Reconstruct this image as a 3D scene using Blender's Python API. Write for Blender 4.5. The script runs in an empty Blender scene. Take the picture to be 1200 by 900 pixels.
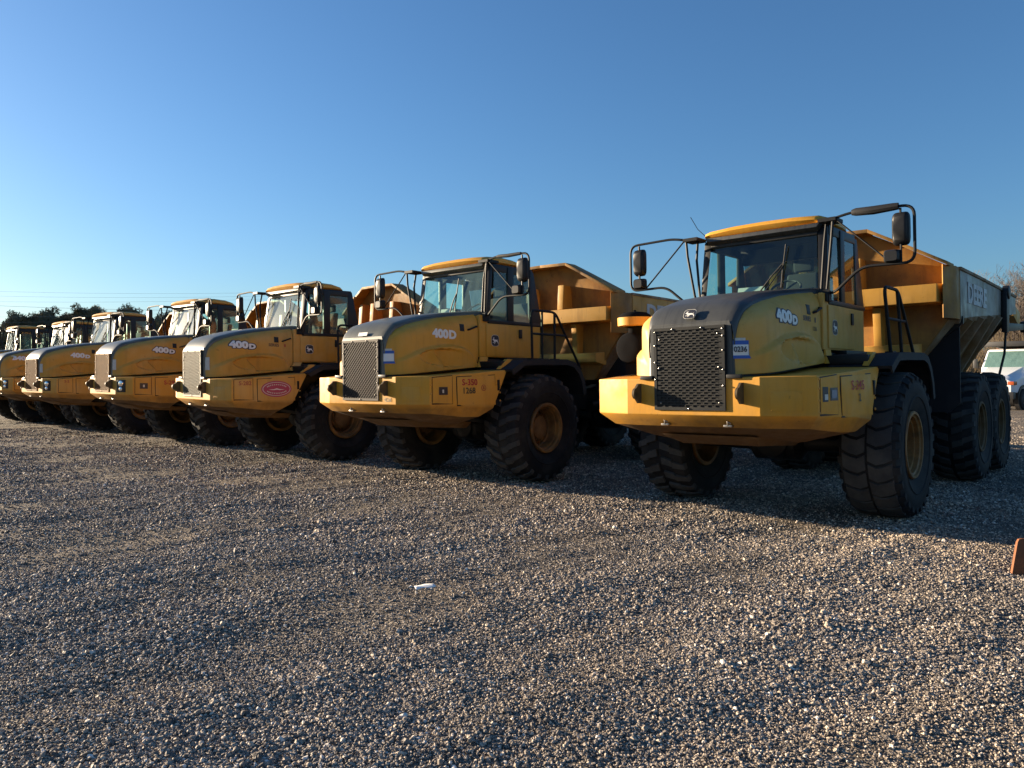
import bpy, bmesh, math, random
import numpy as np
from mathutils import Vector, Matrix
R = math.radians
PI = math.pi
random.seed(7)
rng = np.random.default_rng(7)
S = bpy.context.scene
C = S.collection

# ------------------------------------------------------------------ materials
def new_mat(name):
    m = bpy.data.materials.new(name); m.use_nodes = True
    nt = m.node_tree; nt.nodes.clear()
    out = nt.nodes.new('ShaderNodeOutputMaterial')
    return m, nt, out

class N:
    """small helper round a node tree"""
    def __init__(s, nt): s.nt = nt
    def add(s, t, **kw):
        n = s.nt.nodes.new(t)
        for k, v in kw.items():
            if k.startswith('i_'):
                key = k[2:]
                key = int(key) if key.isdigit() else key.replace('_', ' ')
                n.inputs[key].default_value = v
            else: setattr(n, k, v)
        return n
    def link(s, a, b): s.nt.links.new(a, b)
    def noise(s, vec, scale, detail=4, rough=.55):
        n = s.add('ShaderNodeTexNoise'); n.inputs['Scale'].default_value = scale
        n.inputs['Detail'].default_value = detail; n.inputs['Roughness'].default_value = rough
        s.link(vec, n.inputs['Vector']); return n
    def ramp(s, fac, stops):
        r = s.add('ShaderNodeValToRGB')
        e = r.color_ramp.elements
        while len(e) < len(stops): e.new(.5)
        for k, (p, c) in enumerate(stops):
            e[k].position = p; e[k].color = (c, c, c, 1) if isinstance(c, (int, float)) else (*c, 1)
        s.link(fac, r.inputs[0]); return r
    def mix(s, fac, a, b, mode='MIX'):
        m = s.add('ShaderNodeMix', data_type='RGBA', blend_type=mode)
        for sock, v in ((m.inputs[0], fac), (m.inputs[6], a), (m.inputs[7], b)):
            if hasattr(v, 'links') or hasattr(v, 'is_linked'): s.link(v, sock)
            elif isinstance(v, (int, float)): sock.default_value = v
            else: sock.default_value = (*v, 1)
        return m.outputs[2]
    def math(s, op, a, b=None):
        m = s.add('ShaderNodeMath', operation=op)
        for k, v in enumerate((a, b)):
            if v is None: continue
            if hasattr(v, 'is_linked'): s.link(v, m.inputs[k])
            else: m.inputs[k].default_value = v
        return m.outputs[0]

def simple(name, col, rough=.6, metal=0, spec=.5, var=.25, scale=6, bump=.0, bscale=60, dirt=None, dirt_amt=.5, streak=None):
    m, nt, out = new_mat(name); n = N(nt)
    tc = n.add('ShaderNodeTexCoord'); v = tc.outputs['Object']
    b = n.add('ShaderNodeBsdfPrincipled')
    n1 = n.noise(v, scale, 6, .6)
    dark = tuple(c * (1 - var) for c in col); lite = tuple(min(1, c * (1 + var)) for c in col)
    c = n.mix(n1.outputs['Fac'], dark, lite)
    if dirt:
        n2 = n.noise(v, scale * .45, 8, .65)
        f = n.ramp(n2.outputs['Fac'], [(.45, 0), (.72, dirt_amt)])
        c = n.mix(f.outputs[0], c, dirt)
    if streak:      # runs of water and grime along the length
        mp = n.add('ShaderNodeMapping'); mp.inputs['Scale'].default_value = (15, 1.1, 1.1); n.link(v, mp.inputs[0])
        f = n.ramp(n.noise(mp.outputs[0], 1.6, 5, .6).outputs['Fac'], [(.5, 0), (.66, .6)])
        c = n.mix(f.outputs[0], c, streak)
    n.link(c, b.inputs['Base Color'])
    b.inputs['Roughness'].default_value = rough; b.inputs['Metallic'].default_value = metal
    b.inputs['Specular IOR Level'].default_value = spec
    if bump:
        n3 = n.noise(v, bscale, 5, .6)
        bp = n.add('ShaderNodeBump'); bp.inputs['Strength'].default_value = bump; bp.inputs['Distance'].default_value = .01
        n.link(n3.outputs['Fac'], bp.inputs['Height']); n.link(bp.outputs[0], b.inputs['Normal'])
    n.link(b.outputs[0], out.inputs[0])
    return m

def paint(name, col, rust=.5, streak=.25, rough=.5, fade=(.62, .42, .16), fade_amt=.35, mud=.3):
    """worn machine enamel: faded patches, vertical dirt streaks, rust chips, mud and darker blotches low down"""
    m, nt, out = new_mat(name); n = N(nt)
    tc = n.add('ShaderNodeTexCoord'); v = tc.outputs['Object']
    oi = n.add('ShaderNodeObjectInfo')
    off = n.add('ShaderNodeVectorMath', operation='ADD')
    n.link(v, off.inputs[0]); n.link(oi.outputs['Location'], off.inputs[1]); v2 = off.outputs[0]
    b = n.add('ShaderNodeBsdfPrincipled')
    f1 = n.ramp(n.noise(v2, 1.6, 6, .6).outputs['Fac'], [(.4, 0), (.75, fade_amt)])
    c = n.mix(f1.outputs[0], col, fade)
    mp = n.add('ShaderNodeMapping'); mp.inputs['Scale'].default_value = (5, 5, .6); n.link(v2, mp.inputs[0])
    f2 = n.ramp(n.noise(mp.outputs[0], 1.5, 5, .65).outputs['Fac'], [(.5, 0), (.78, streak)])
    c = n.mix(f2.outputs[0], c, (.16, .085, .03))
    # chips of rust
    f3 = n.ramp(n.noise(v2, 7, 10, .72).outputs['Fac'], [(.64, 0), (.70, rust)])
    c = n.mix(f3.outputs[0], c, (.11, .045, .018))
    f5 = n.ramp(n.noise(v2, 38, 5, .7).outputs['Fac'], [(.66, 0), (.72, rust * .8)])
    c = n.mix(f5.outputs[0], c, (.09, .05, .03))
    # dried mud from the wheels
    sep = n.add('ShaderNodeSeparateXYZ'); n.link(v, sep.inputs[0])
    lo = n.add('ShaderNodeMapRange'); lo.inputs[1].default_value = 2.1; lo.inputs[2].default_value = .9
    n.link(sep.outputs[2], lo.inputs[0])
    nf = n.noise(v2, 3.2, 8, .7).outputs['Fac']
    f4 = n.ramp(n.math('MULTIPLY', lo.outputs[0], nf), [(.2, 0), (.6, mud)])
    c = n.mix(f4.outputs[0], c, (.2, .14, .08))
    f6 = n.math('MULTIPLY', n.ramp(lo.outputs[0], [(.60, 0), (.66, 1)]).outputs[0], n.ramp(n.noise(v2, 2.3, 7, .65).outputs['Fac'], [(.36, .25), (.6, 1)]).outputs[0])  # second layer: darker brown blotches from about the bumper fold down
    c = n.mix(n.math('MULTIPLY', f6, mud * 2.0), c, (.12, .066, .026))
    n.link(c, b.inputs['Base Color'])
    rr = n.ramp(n.noise(v2, 4, 6, .6).outputs['Fac'], [(.3, rough - .1), (.7, rough + .2)])
    n.link(rr.outputs[0], b.inputs['Roughness'])
    b.inputs['Specular IOR Level'].default_value = .32
    bp = n.add('ShaderNodeBump'); bp.inputs['Strength'].default_value = .12; bp.inputs['Distance'].default_value = .02
    n.link(n.noise(v2, 5, 6, .6).outputs['Fac'], bp.inputs['Height']); n.link(bp.outputs[0], b.inputs['Normal'])
    n.link(b.outputs[0], out.inputs[0])
    return m

def glass(name, tint, rough=.03, body=.0):
    m, nt, out = new_mat(name); n = N(nt)
    tr = n.add('ShaderNodeBsdfTransparent'); tr.inputs[0].default_value = (*tint, 1)
    gl = n.add('ShaderNodeBsdfGlossy'); gl.inputs[1].default_value = rough; gl.inputs[0].default_value = (1, 1, 1, 1)
    fr = n.add('ShaderNodeFresnel'); fr.inputs[0].default_value = 1.55
    geo = n.add('ShaderNodeNewGeometry')          # a thin pane mirrors alike from both sides
    ior = n.add('ShaderNodeMapRange'); ior.inputs[3].default_value = 1.55; ior.inputs[4].default_value = 1 / 1.55
    n.link(geo.outputs['Backfacing'], ior.inputs[0]); n.link(ior.outputs[0], fr.inputs[0])
    mx = n.add('ShaderNodeMixShader'); n.link(fr.outputs[0], mx.inputs[0]); n.link(tr.outputs[0], mx.inputs[1]); n.link(gl.outputs[0], mx.inputs[2])
    last = mx.outputs[0]
    if body:   # film of dust on the pane
        tc = n.add('ShaderNodeTexCoord')
        mp = n.add('ShaderNodeMapping'); mp.inputs['Scale'].default_value = (3, 3, .8); n.link(tc.outputs['Object'], mp.inputs[0])
        f = n.ramp(n.noise(mp.outputs[0], 2.4, 6, .65).outputs['Fac'], [(.3, body * .3), (.75, body)])
        df = n.add('ShaderNodeBsdfDiffuse'); df.inputs[0].default_value = (.40, .62, .58, 1)
        m2 = n.add('ShaderNodeMixShader'); n.link(f.outputs[0], m2.inputs[0]); n.link(last, m2.inputs[1]); n.link(df.outputs[0], m2.inputs[2])
        last = m2.outputs[0]
    n.link(last, out.inputs[0])
    return m

M = {}
M['yellow'] = paint('machine_yellow', (.64, .305, .030), fade=(.64, .42, .14))
M['yellow_old'] = paint('machine_yellow_faded', (.60, .29, .038), rust=.5, streak=.3, fade_amt=.55)
M['bin_yellow'] = paint('dump_body_yellow', (.50, .265, .045), rust=.75, streak=.55, rough=.5)
M['bin_rusty'] = paint('dump_body_rusty_yellow', (.46, .21, .045), rust=1, streak=.8, rough=.55, fade=(.30, .12, .04), fade_amt=.8)
M['yellow_fade'] = paint('machine_yellow_sun_faded', (.61, .325, .06), rust=.4, streak=.25, fade=(.64, .45, .19), fade_amt=.5, mud=.2)
M['under'] = paint('muddy_shaded_underside', (.27, .125, .025), rust=1, streak=.5, rough=.7, fade=(.13, .075, .03), fade_amt=.9, mud=.8)  # mud brown, darkened further to carry the shade under the bumper
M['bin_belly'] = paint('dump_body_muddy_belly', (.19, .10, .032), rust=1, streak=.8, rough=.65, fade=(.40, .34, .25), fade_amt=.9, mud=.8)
M['letter'] = paint('worn_white_lettering', (.62, .615, .59), rust=.6, streak=.7, rough=.5, fade=(.36, .35, .33), fade_amt=.8)
M['bin_head'] = paint('headboard_rusty_yellow', (.38, .195, .04), rust=1, streak=.8, rough=.6, fade=(.12, .064, .026), fade_amt=.95)
M['bin_side'] = paint('dump_body_worn_side', (.19, .165, .125), rust=.8, streak=.9, rough=.38, fade=(.38, .375, .36), fade_amt=.8)
M['charcoal'] = simple('charcoal_hood_plastic', (.045, .048, .048), .42, var=.3, scale=2.5, bump=.04, dirt=(.13, .125, .11), dirt_amt=.3, streak=(.018, .019, .02))
M['hood_old'] = simple('weathered_hood_plastic', (.085, .088, .07), .36, var=.3, scale=2, bump=.04, dirt=(.26, .24, .19), dirt_amt=.5, streak=(.05, .05, .045))
M['black'] = simple('black_paint', (.009, .010, .012), .45, spec=.3, var=.3, scale=5, dirt=(.05, .045, .04), dirt_amt=.25)
M['tube'] = simple('black_tube_steel', (.012, .013, .015), .55, spec=.2, var=.2, scale=9)
M['rubber'] = simple('tyre_rubber', (.011, .011, .013), .75, spec=.22, var=.35, scale=4, bump=.25, bscale=45, dirt=(.075, .07, .06), dirt_amt=.45)
M['tread'] = simple('tyre_tread_dusty', (.045, .045, .046), .85, spec=.2, var=.4, scale=5, bump=.3, bscale=40, dirt=(.12, .11, .095), dirt_amt=.5)
M['matte'] = simple('matte_black_plastic', (.009, .009, .010), .95, spec=.04, var=.3, scale=6)
M['flap'] = simple('mudflap_rubber', (.013, .014, .017), .7, spec=.3, var=.3, scale=4, dirt=(.06, .055, .05), dirt_amt=.3)
M['rim'] = paint('rim_yellow', (.52, .225, .03), rust=.9, streak=.3, rough=.5, mud=.5)
M['rim_rear'] = paint('rear_rim_muddy', (.17, .095, .03), rust=1, streak=.5, rough=.7, fade=(.10, .075, .05), fade_amt=.9, mud=.7)
M['rim_dark'] = paint('rim_hub_dusty', (.30, .14, .03), rust=1, streak=.4, rough=.6, mud=.6)
M['glass'] = glass('cab_glass', (.70, .91, .86), .02, .010)
M['glass_dusty'] = glass('cab_glass_dusty', (.76, .95, .90), .07, .16)
M['glass_dark'] = glass('tinted_rear_glass', (.16, .22, .22), .05, .06)
M['mirror'] = simple('mirror_glass', (.8, .82, .84), .03, metal=1, var=.02)
M['steel'] = simple('bare_steel', (.3, .28, .26), .35, metal=.9, var=.2, scale=20)
M['grille_black'] = simple('grille_black_steel', (.014, .015, .015), .45, spec=.3, var=.35, scale=8, dirt=(.08, .072, .06), dirt_amt=.25)
M['grille_grey'] = simple('grille_worn_steel', (.042, .035, .033), .6, spec=.2, var=.35, scale=10, dirt=(.07, .045, .028), dirt_amt=.5)
M['grille_pale'] = simple('grille_pale_steel', (.11, .115, .09), .6, spec=.25, var=.3, scale=10, dirt=(.17, .13, .08), dirt_amt=.5)
M['grille_mud'] = simple('grille_muddy', (.23, .115, .034), .8, var=.4, scale=10, dirt=(.16, .085, .035), dirt_amt=.6)
M['core'] = simple('radiator_core', (.008, .008, .009), .8, var=.2)
M['core_dust'] = simple('radiator_core_dusty', (.17, .09, .03), .9, var=.5, scale=12)
M['interior'] = simple('cab_interior', (.02, .021, .023), .7, var=.2)
M['seat'] = simple('seat_cloth', (.015, .016, .018), .9, var=.3, scale=30)
M['paperw'] = simple('white_paper', (.78, .77, .74), .7, var=.06)
M['white'] = simple('white_decal', (.78, .77, .72), .5, var=.1, scale=14)
M['white_worn'] = simple('white_decal_worn', (.55, .54, .48), .6, var=.25, scale=30)
M['dkdecal'] = simple('dark_decal', (.016, .018, .03), .45, var=.2)
M['red'] = simple('red_stencil', (.42, .028, .03), .55, var=.25, scale=25)
M['red_worn'] = simple('red_stencil_worn', (.36, .085, .04), .6, var=.3, scale=30)
M['grn'] = simple('dark_stencil', (.11, .085, .035), .6, var=.4, scale=30)
M['blue'] = simple('blue_label', (.035, .11, .42), .45, var=.1)
M['magenta'] = simple('magenta_label', (.42, .05, .11), .5, var=.12)
M['lilac'] = simple('lilac_label', (.36, .30, .50), .5, var=.12)
M['lamp'] = simple('lamp_lens', (.75, .76, .78), .08, metal=.85, var=.1)
M['amber'] = simple('amber_lens', (.32, .065, .016), .25, var=.15)
M['lug'] = simple('worn_dark_steel', (.07, .05, .024), .6, var=.35, scale=14, dirt=(.3, .16, .03), dirt_amt=.3)
M['rust'] = simple('rusty_plate', (.21, .07, .022), .75, var=.5, scale=9, bump=.3, bscale=25, dirt=(.10, .035, .015), dirt_amt=.8)
M['vwhite'] = simple('white_vehicle_paint', (.72, .73, .75), .22, var=.05, scale=3)
M['vblack'] = simple('black_vehicle_trim', (.015, .015, .017), .45, var=.2)
M['wire'] = simple('cable_grey', (.26, .27, .28), .6, var=.1)
M['bark'] = simple('bark_grey_brown', (.16, .12, .095), .9, var=.4, scale=3, bump=.3, bscale=20)
M['twig'] = simple('twig_brown', (.115, .092, .076), .9, var=.35, scale=2)
M['needles'] = simple('evergreen_foliage', (.16, .15, .095), .9, spec=.2, var=.5, scale=.6)
M['brush'] = simple('dry_brush', (.155, .115, .065), .95, var=.45, scale=.9)
M['shed_pale'] = simple('pale_lilac_siding', (.50, .45, .47), .8, var=.1, scale=1)
M['shed_red'] = simple('brick_band', (.42, .23, .15), .85, var=.2, scale=3)

# ------------------------------------------------------------------ mesh helpers
class MB:
    def __init__(s): s.v = []; s.f = []; s.m = []
    def add(s, vs, fs, mi=0):
        o = len(s.v); s.v += [tuple(p) for p in vs]
        for f in fs: s.f.append(tuple(i + o for i in f)); s.m.append(mi)
        return s
    def box(s, x0, x1, y0, y1, z0, z1, mi=0):
        vs = [(x, y, z) for z in (z0, z1) for y in (y0, y1) for x in (x0, x1)]
        return s.add(vs, [(0, 2, 3, 1), (4, 5, 7, 6), (0, 1, 5, 4), (2, 6, 7, 3), (0, 4, 6, 2), (1, 3, 7, 5)], mi)
    def hexa(s, a, b, mi=0):
        """a, b: two quads (4 points each, same winding) joined into a solid"""
        return s.add(list(a) + list(b), [(3, 2, 1, 0), (4, 5, 6, 7), (0, 1, 5, 4), (1, 2, 6, 5), (2, 3, 7, 6), (3, 0, 4, 7)], mi)
    def loft(s, rings, cap=True, closed=True, mi=0):
        n = len(rings[0]); vs = [p for r in rings for p in r]; fs = []
        for k in range(len(rings) - 1):
            for i in range(n if closed else n - 1):
                j = (i + 1) % n
                fs.append((k * n + i, k * n + j, (k + 1) * n + j, (k + 1) * n + i))
        if cap and closed:
            fs.append(tuple(reversed(range(n)))); fs.append(tuple((len(rings) - 1) * n + i for i in range(n)))
        return s.add(vs, fs, mi)
    def prism(s, poly, axis, a, b, mi=0):
        """poly of 2D points in the two other axes (order x,y,z without axis)"""
        def p(q, t):
            q = list(q); q.insert('xyz'.index(axis), t); return q
        return s.loft([[p(q, a) for q in poly], [p(q, b) for q in poly]], mi=mi)
    def tube(s, pts, r, n=8, mi=0, cap=True):
        pts = [Vector(p) for p in pts]; rs = r if isinstance(r, (list, tuple)) else [r] * len(pts)
        rings = []; up = None
        for k, p in enumerate(pts):
            d = (pts[min(k + 1, len(pts) - 1)] - pts[max(k - 1, 0)]).normalized()
            if up is None: up = d.orthogonal().normalized()
            up = (up - d * up.dot(d)).normalized(); w = d.cross(up)
            rings.append([p + (up * math.cos(2 * PI * i / n) + w * math.sin(2 * PI * i / n)) * rs[k] for i in range(n)])
        return s.loft(rings, cap=cap, mi=mi)
    def lathe(s, prof, axis, c, n=40, mi=0, cap=False):
        """prof: (offset along axis, radius)"""
        k = 'xyz'.index(axis); rings = []
        for t, r in prof:
            ring = []
            for i in range(n):
                q = [r * math.cos(2 * PI * i / n), r * math.sin(2 * PI * i / n)]; q.insert(k, t)
                ring.append([q[j] + c[j] for j in range(3)])
            rings.append(ring)
        return s.loft(rings, cap=cap, mi=mi)
    def xf(s, mat):
        s.v = [tuple(mat @ Vector(p)) for p in s.v]; return s
    def mesh(s, name, bevel=0, seg=2, angle=35, smooth=True):
        me = bpy.data.meshes.new(name)
        me.from_pydata(s.v, [], s.f)
        me.polygons.foreach_set('material_index', s.m)
        bm = bmesh.new(); bm.from_mesh(me)
        bmesh.ops.recalc_face_normals(bm, faces=bm.faces)
        if bevel:
            es = [e for e in bm.edges if len(e.link_faces) == 2 and e.calc_face_angle(0) > R(28)]
            bmesh.ops.bevel(bm, geom=es, offset=bevel, segments=seg, profile=.6, affect='EDGES', clamp_overlap=True)
        bm.to_mesh(me); bm.free()
        if smooth:
            me.shade_smooth(); me.set_sharp_from_angle(angle=R(angle))
        return me

def bend(pts, r=.12, n=5):
    """round the corners of a polyline"""
    pts = [Vector(p) for p in pts]; out = [pts[0]]
    for k in range(1, len(pts) - 1):
        a, b, c = pts[k - 1], pts[k], pts[k + 1]
        d1 = (a - b); d2 = (c - b); q = min(r, d1.length * .45, d2.length * .45)
        p1 = b + d1.normalized() * q; p2 = b + d2.normalized() * q
        for i in range(n + 1):
            t = i / n; out.append(p1 * (1 - t) ** 2 + b * 2 * t * (1 - t) + p2 * t ** 2)
    out.append(pts[-1]); return out

CACHE = {}
def obj(name, key, build, mats, parent=None, loc=None):
    """one mesh object; meshes are shared between trucks through key"""
    if not isinstance(mats, (list, tuple)): mats = [mats]
    if key is None or key not in CACHE:
        me = build()
        for m in mats: me.materials.append(m)
        if key is not None: CACHE[key] = me
    else: me = CACHE[key]
    o = bpy.data.objects.new(name, me); C.objects.link(o)
    if parent is not None: o.parent = parent
    if loc: o.location = loc
    if [sl.material for sl in o.material_slots] != list(mats):
        for sl, m in zip(o.material_slots, mats):
            sl.link = 'OBJECT'; sl.material = m
    return o

def tag(o, label=None, cat=None, group=None, kind=None):
    if label: o['label'] = label
    if cat: o['category'] = cat
    if group: o['group'] = group
    if kind: o['kind'] = kind
    return o

def empty(name, loc=(0, 0, 0), rot=(0, 0, 0)):
    o = bpy.data.objects.new(name, None); C.objects.link(o); o.location = loc; o.rotation_euler = rot
    o.empty_display_size = .3
    return o

def text_verts(body, size, offset=0, extrude=0, align='CENTER', sx=1):
    cu = bpy.data.curves.new('lettering', 'FONT'); cu.body = body; cu.size = size; cu.offset = offset
    cu.extrude = extrude; cu.align_x = align; cu.align_y = 'CENTER'; cu.resolution_u = 3
    o = bpy.data.objects.new('lettering', cu); C.objects.link(o)
    dg = bpy.context.evaluated_depsgraph_get(); ev = o.evaluated_get(dg); me = ev.to_mesh()
    vs = [(v.co.x * sx, v.co.y, v.co.z) for v in me.vertices]; fs = [tuple(p.vertices) for p in me.polygons]
    ev.to_mesh_clear(); bpy.data.objects.remove(o); bpy.data.curves.remove(cu)
    return vs, fs

SIDE = Matrix(((0, 0, 1), (1, 0, 0), (0, 1, 0)))      # text plane -> truck-left side
FRONT = Matrix(((1, 0, 0), (0, 0, -1), (0, 1, 0)))    # text plane -> truck front

def decal(name, parent, lays, place):
    """lays: list of (verts, faces, material, lift); place maps (s, t, h) to truck coordinates"""
    mb = MB(); mats = []
    for vs, fs, m, h in lays:
        if m not in mats: mats.append(m)
        mb.add([place(x, y, z + h) for x, y, z in vs], fs, mats.index(m))
    return obj(name, None, lambda: mb.mesh(name, smooth=False), mats, parent)

def poly_face(pts): return ([(x, y, 0) for x, y in pts], [tuple(range(len(pts)))])
def ell(a, b, n=28, p=2.0):
    return [(a * math.copysign(abs(math.cos(2 * PI * i / n)) ** (2 / p), math.cos(2 * PI * i / n)),
             b * math.copysign(abs(math.sin(2 * PI * i / n)) ** (2 / p), math.sin(2 * PI * i / n))) for i in range(n)]
DEER = [[(-.44, .07), (-.34, .15), (-.27, .18), (-.20, .12), (-.05, .09), (.14, .10), (.27, .05), (.33, -.02), (.27, -.10), (.12, -.10), (-.04, -.09), (-.16, -.10), (-.26, -.02), (-.33, .05)],
        [(-.16, -.08), (-.04, -.08), (-.17, -.21), (-.36, -.25), (-.40, -.20), (-.22, -.16)],
        [(-.08, -.07), (.03, -.08), (-.02, -.25), (-.16, -.36), (-.19, -.32), (-.08, -.22)],
        [(.20, -.06), (.31, .0), (.44, -.16), (.46, -.35), (.41, -.35), (.37, -.19)],
        [(.28, .05), (.36, .14), (.34, .0)],
        [(-.29, .16), (-.34, .30), (-.24, .38), (-.28, .29), (-.24, .17)],
        [(-.25, .16), (-.22, .27), (-.10, .36), (-.17, .26), (-.20, .14)]]

# ------------------------------------------------------------------ truck geometry (x = truck left, y = rearward, z = up, origin under the front axle)
ZT = [(-2.60, 2.38), (-2.585, 2.41), (-2.56, 2.46), (-2.52, 2.525), (-2.45, 2.60), (-2.35, 2.665), (-2.0, 2.76), (-1.7, 2.825), (-1.2, 2.885), (-.8, 2.925), (-.56, 2.95)]
WT = [(-2.585, .510), (-2.52, .525), (-2.45, .545), (-2.35, .545), (-2.0, .555), (-1.7, .585), (-1.2, .65), (-.8, .71), (-.56, .74)]      # half width of the flat top
def lerp(tab, y):
    if y <= tab[0][0]: return tab[0][1]
    for (a, b), (c, d) in zip(tab, tab[1:]):
        if y <= c: return b + (d - b) * (y - a) / (c - a)
    return tab[-1][1]
def zt(y): return lerp(ZT, y)
def zb(y): return lerp([(-2.6, 1.84), (-.8, 1.985)], y)
PLAN = [(.515, -2.585), (.545, -2.572), (.60, -2.535), (.67, -2.48), (.735, -2.42), (.785, -2.34), (.815, -2.24), (.832, -2.08), (.845, -1.8), (.86, -1.3), (.875, -.8)]
PL2 = [(q, p) for p, q in PLAN]
YT = [(-2.578, 1.95), (-2.573, 2.12), (-2.56, 2.27), (-2.53, 2.39), (-2.5, 2.45), (-2.4, 2.555), (-2.2, 2.645), (-2.0, 2.70), (-1.6, 2.785), (-1.2, 2.84), (-.8, 2.88)]
YW = [(-2.578, .528), (-2.573, .540), (-2.56, .548), (-2.53, .560), (-2.5, .570), (-2.4, .580), (-2.2, .597), (-2.0, .612), (-1.6, .66), (-1.2, .715), (-.8, .775)]      # half width where the yellow side meets the dark top
SWOOP = [(-2.58, 1.96), (-2.45, 2.09), (-2.2, 2.21), (-1.9, 2.30), (-1.5, 2.345), (-1.2, 2.32), (-1.02, 2.24), (-.92, 2.13), (-.84, 1.99), (-.8, 1.9)]
def sm(t): t = max(0, min(1, t)); return t * t * (3 - 2 * t)
def side_x(y, z):
    """outer face of the hood side: swollen lower panel with two scooped air pockets"""
    x = lerp(PL2, y)
    x += .080 * sm((lerp(SWOOP, y) + .01 - z) / .06) * sm((y + 2.56) / .2)
    ze, we = lerp(YT, y), lerp(YW, y); zs = min(2.24, ze - .2)
    if z > zs: x -= (lerp(PL2, y) - we) * min(1.05, (z - zs) / (ze - zs)) ** 7
    e = ((y + 1.56) / .585) ** 2 + ((z - 2.115 + .03 * (y + 1.56)) / .148) ** 2
    if e < 1:
        ins = sm((1 - e) / .11)
        yd = -1.86 + .22 * sm((2.25 - z) / .3)
        d = .080 * (1 - sm((y + 2.1) / max(.05, yd + 2.1)) * .9) if y < yd else .085 * (1 - sm((y - yd) / (-1.06 - yd)))
        x -= d * ins
    return x
def hood_side(sgn):
    mb = MB(); ys = [-2.572, -2.565, -2.555, -2.54, -2.52, -2.5, -2.48, -2.45, -2.42, -2.39, -2.36, -2.32, -2.28, -2.24, -2.2]
    ys += list(np.arange(-2.17, -.81, .022)) + [-.8]; nz = 42; rings = []
    for y in ys:
        y = float(y); top = lerp(YT, y); r = [(sgn * (side_x(y, zb(y)) - .06), y, zb(y) - .01)]
        for i in range(nz + 1):
            z = zb(y) + (top - zb(y)) * i / nz
            r.append((sgn * side_x(y, z), y, z))
        r.append((sgn * (side_x(y, top) - .03), y, top + .006))
        rings.append(r)
    mb.loft(rings, cap=False, closed=False)
    return mb.mesh('hood_side', angle=40)

def hood_shell():
    """dark top of the hood that wraps over the grille front"""
    mb = MB(); rings = []
    ys = [-2.585, -2.58, -2.573, -2.565, -2.55, -2.53, -2.5, -2.47, -2.43, -2.36, -2.26, -2.16, -2.0, -1.8, -1.5, -1.2, -.95, -.75, -.56]
    for y in ys:
        t = zt(y); w = lerp(WT, y); b = lerp(YT, y) - .012; we = max(lerp(YW, y), .515)
        if y < -2.571: b = 2.06
        b = min(b, t - .04)
        b = min(b, t - .045); dx, dz = w - we, t - b
        half = [(we + .006, b), (we + dx * .25 + .018, b + dz * .33), (we + dx * .55 + .022, b + dz * .66), (w + .012, t - .012), (w - .012, t), (w - .07, t + .012), (w * .66, t + .022), (w * .33, t + .03), (0, t + .032)]
        ring = [(-x, y, z) for x, z in half] + [(x, y, z) for x, z in reversed(half[:-1])]
        rings.append(ring)
    mb.loft(rings, cap=False, closed=False)
    # front face round the grille
    mb.hexa([(-.518, -2.585, 1.83), (-.455, -2.585, 1.83), (-.455, -2.585, 2.36), (-.518, -2.585, 2.36)], [(-.518, -2.50, 1.83), (-.455, -2.5, 1.83), (-.455, -2.5, 2.36), (-.518, -2.5, 2.36)])
    mb.hexa([(.455, -2.585, 1.83), (.518, -2.585, 1.83), (.518, -2.585, 2.36), (.455, -2.585, 2.36)], [(.455, -2.50, 1.83), (.518, -2.5, 1.83), (.518, -2.5, 2.36), (.455, -2.5, 2.36)])
    mb.hexa([(-.514, -2.588, 2.33), (.514, -2.588, 2.33), (.512, -2.588, 2.405), (-.512, -2.588, 2.405)], [(-.514, -2.5, 2.33), (.514, -2.5, 2.33), (.512, -2.5, 2.43), (-.512, -2.5, 2.43)])
    mb.add([(-.506, -2.5865, 2.40), (.506, -2.5865, 2.40), (.49, -2.583, 2.45), (-.49, -2.583, 2.45)], [(0, 1, 2, 3)])
    # dark corner strips
    for s in (-1, 1):
        mb.hexa([(s * .515, -2.583, 1.835), (s * .548, -2.571, 1.835), (s * .552, -2.566, 2.24), (s * .515, -2.583, 2.24)],
                [(s * .515, -2.50, 1.835), (s * .54, -2.50, 1.835), (s * .54, -2.50, 2.24), (s * .515, -2.50, 2.24)])
    return mb.mesh('hood', angle=40)

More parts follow.
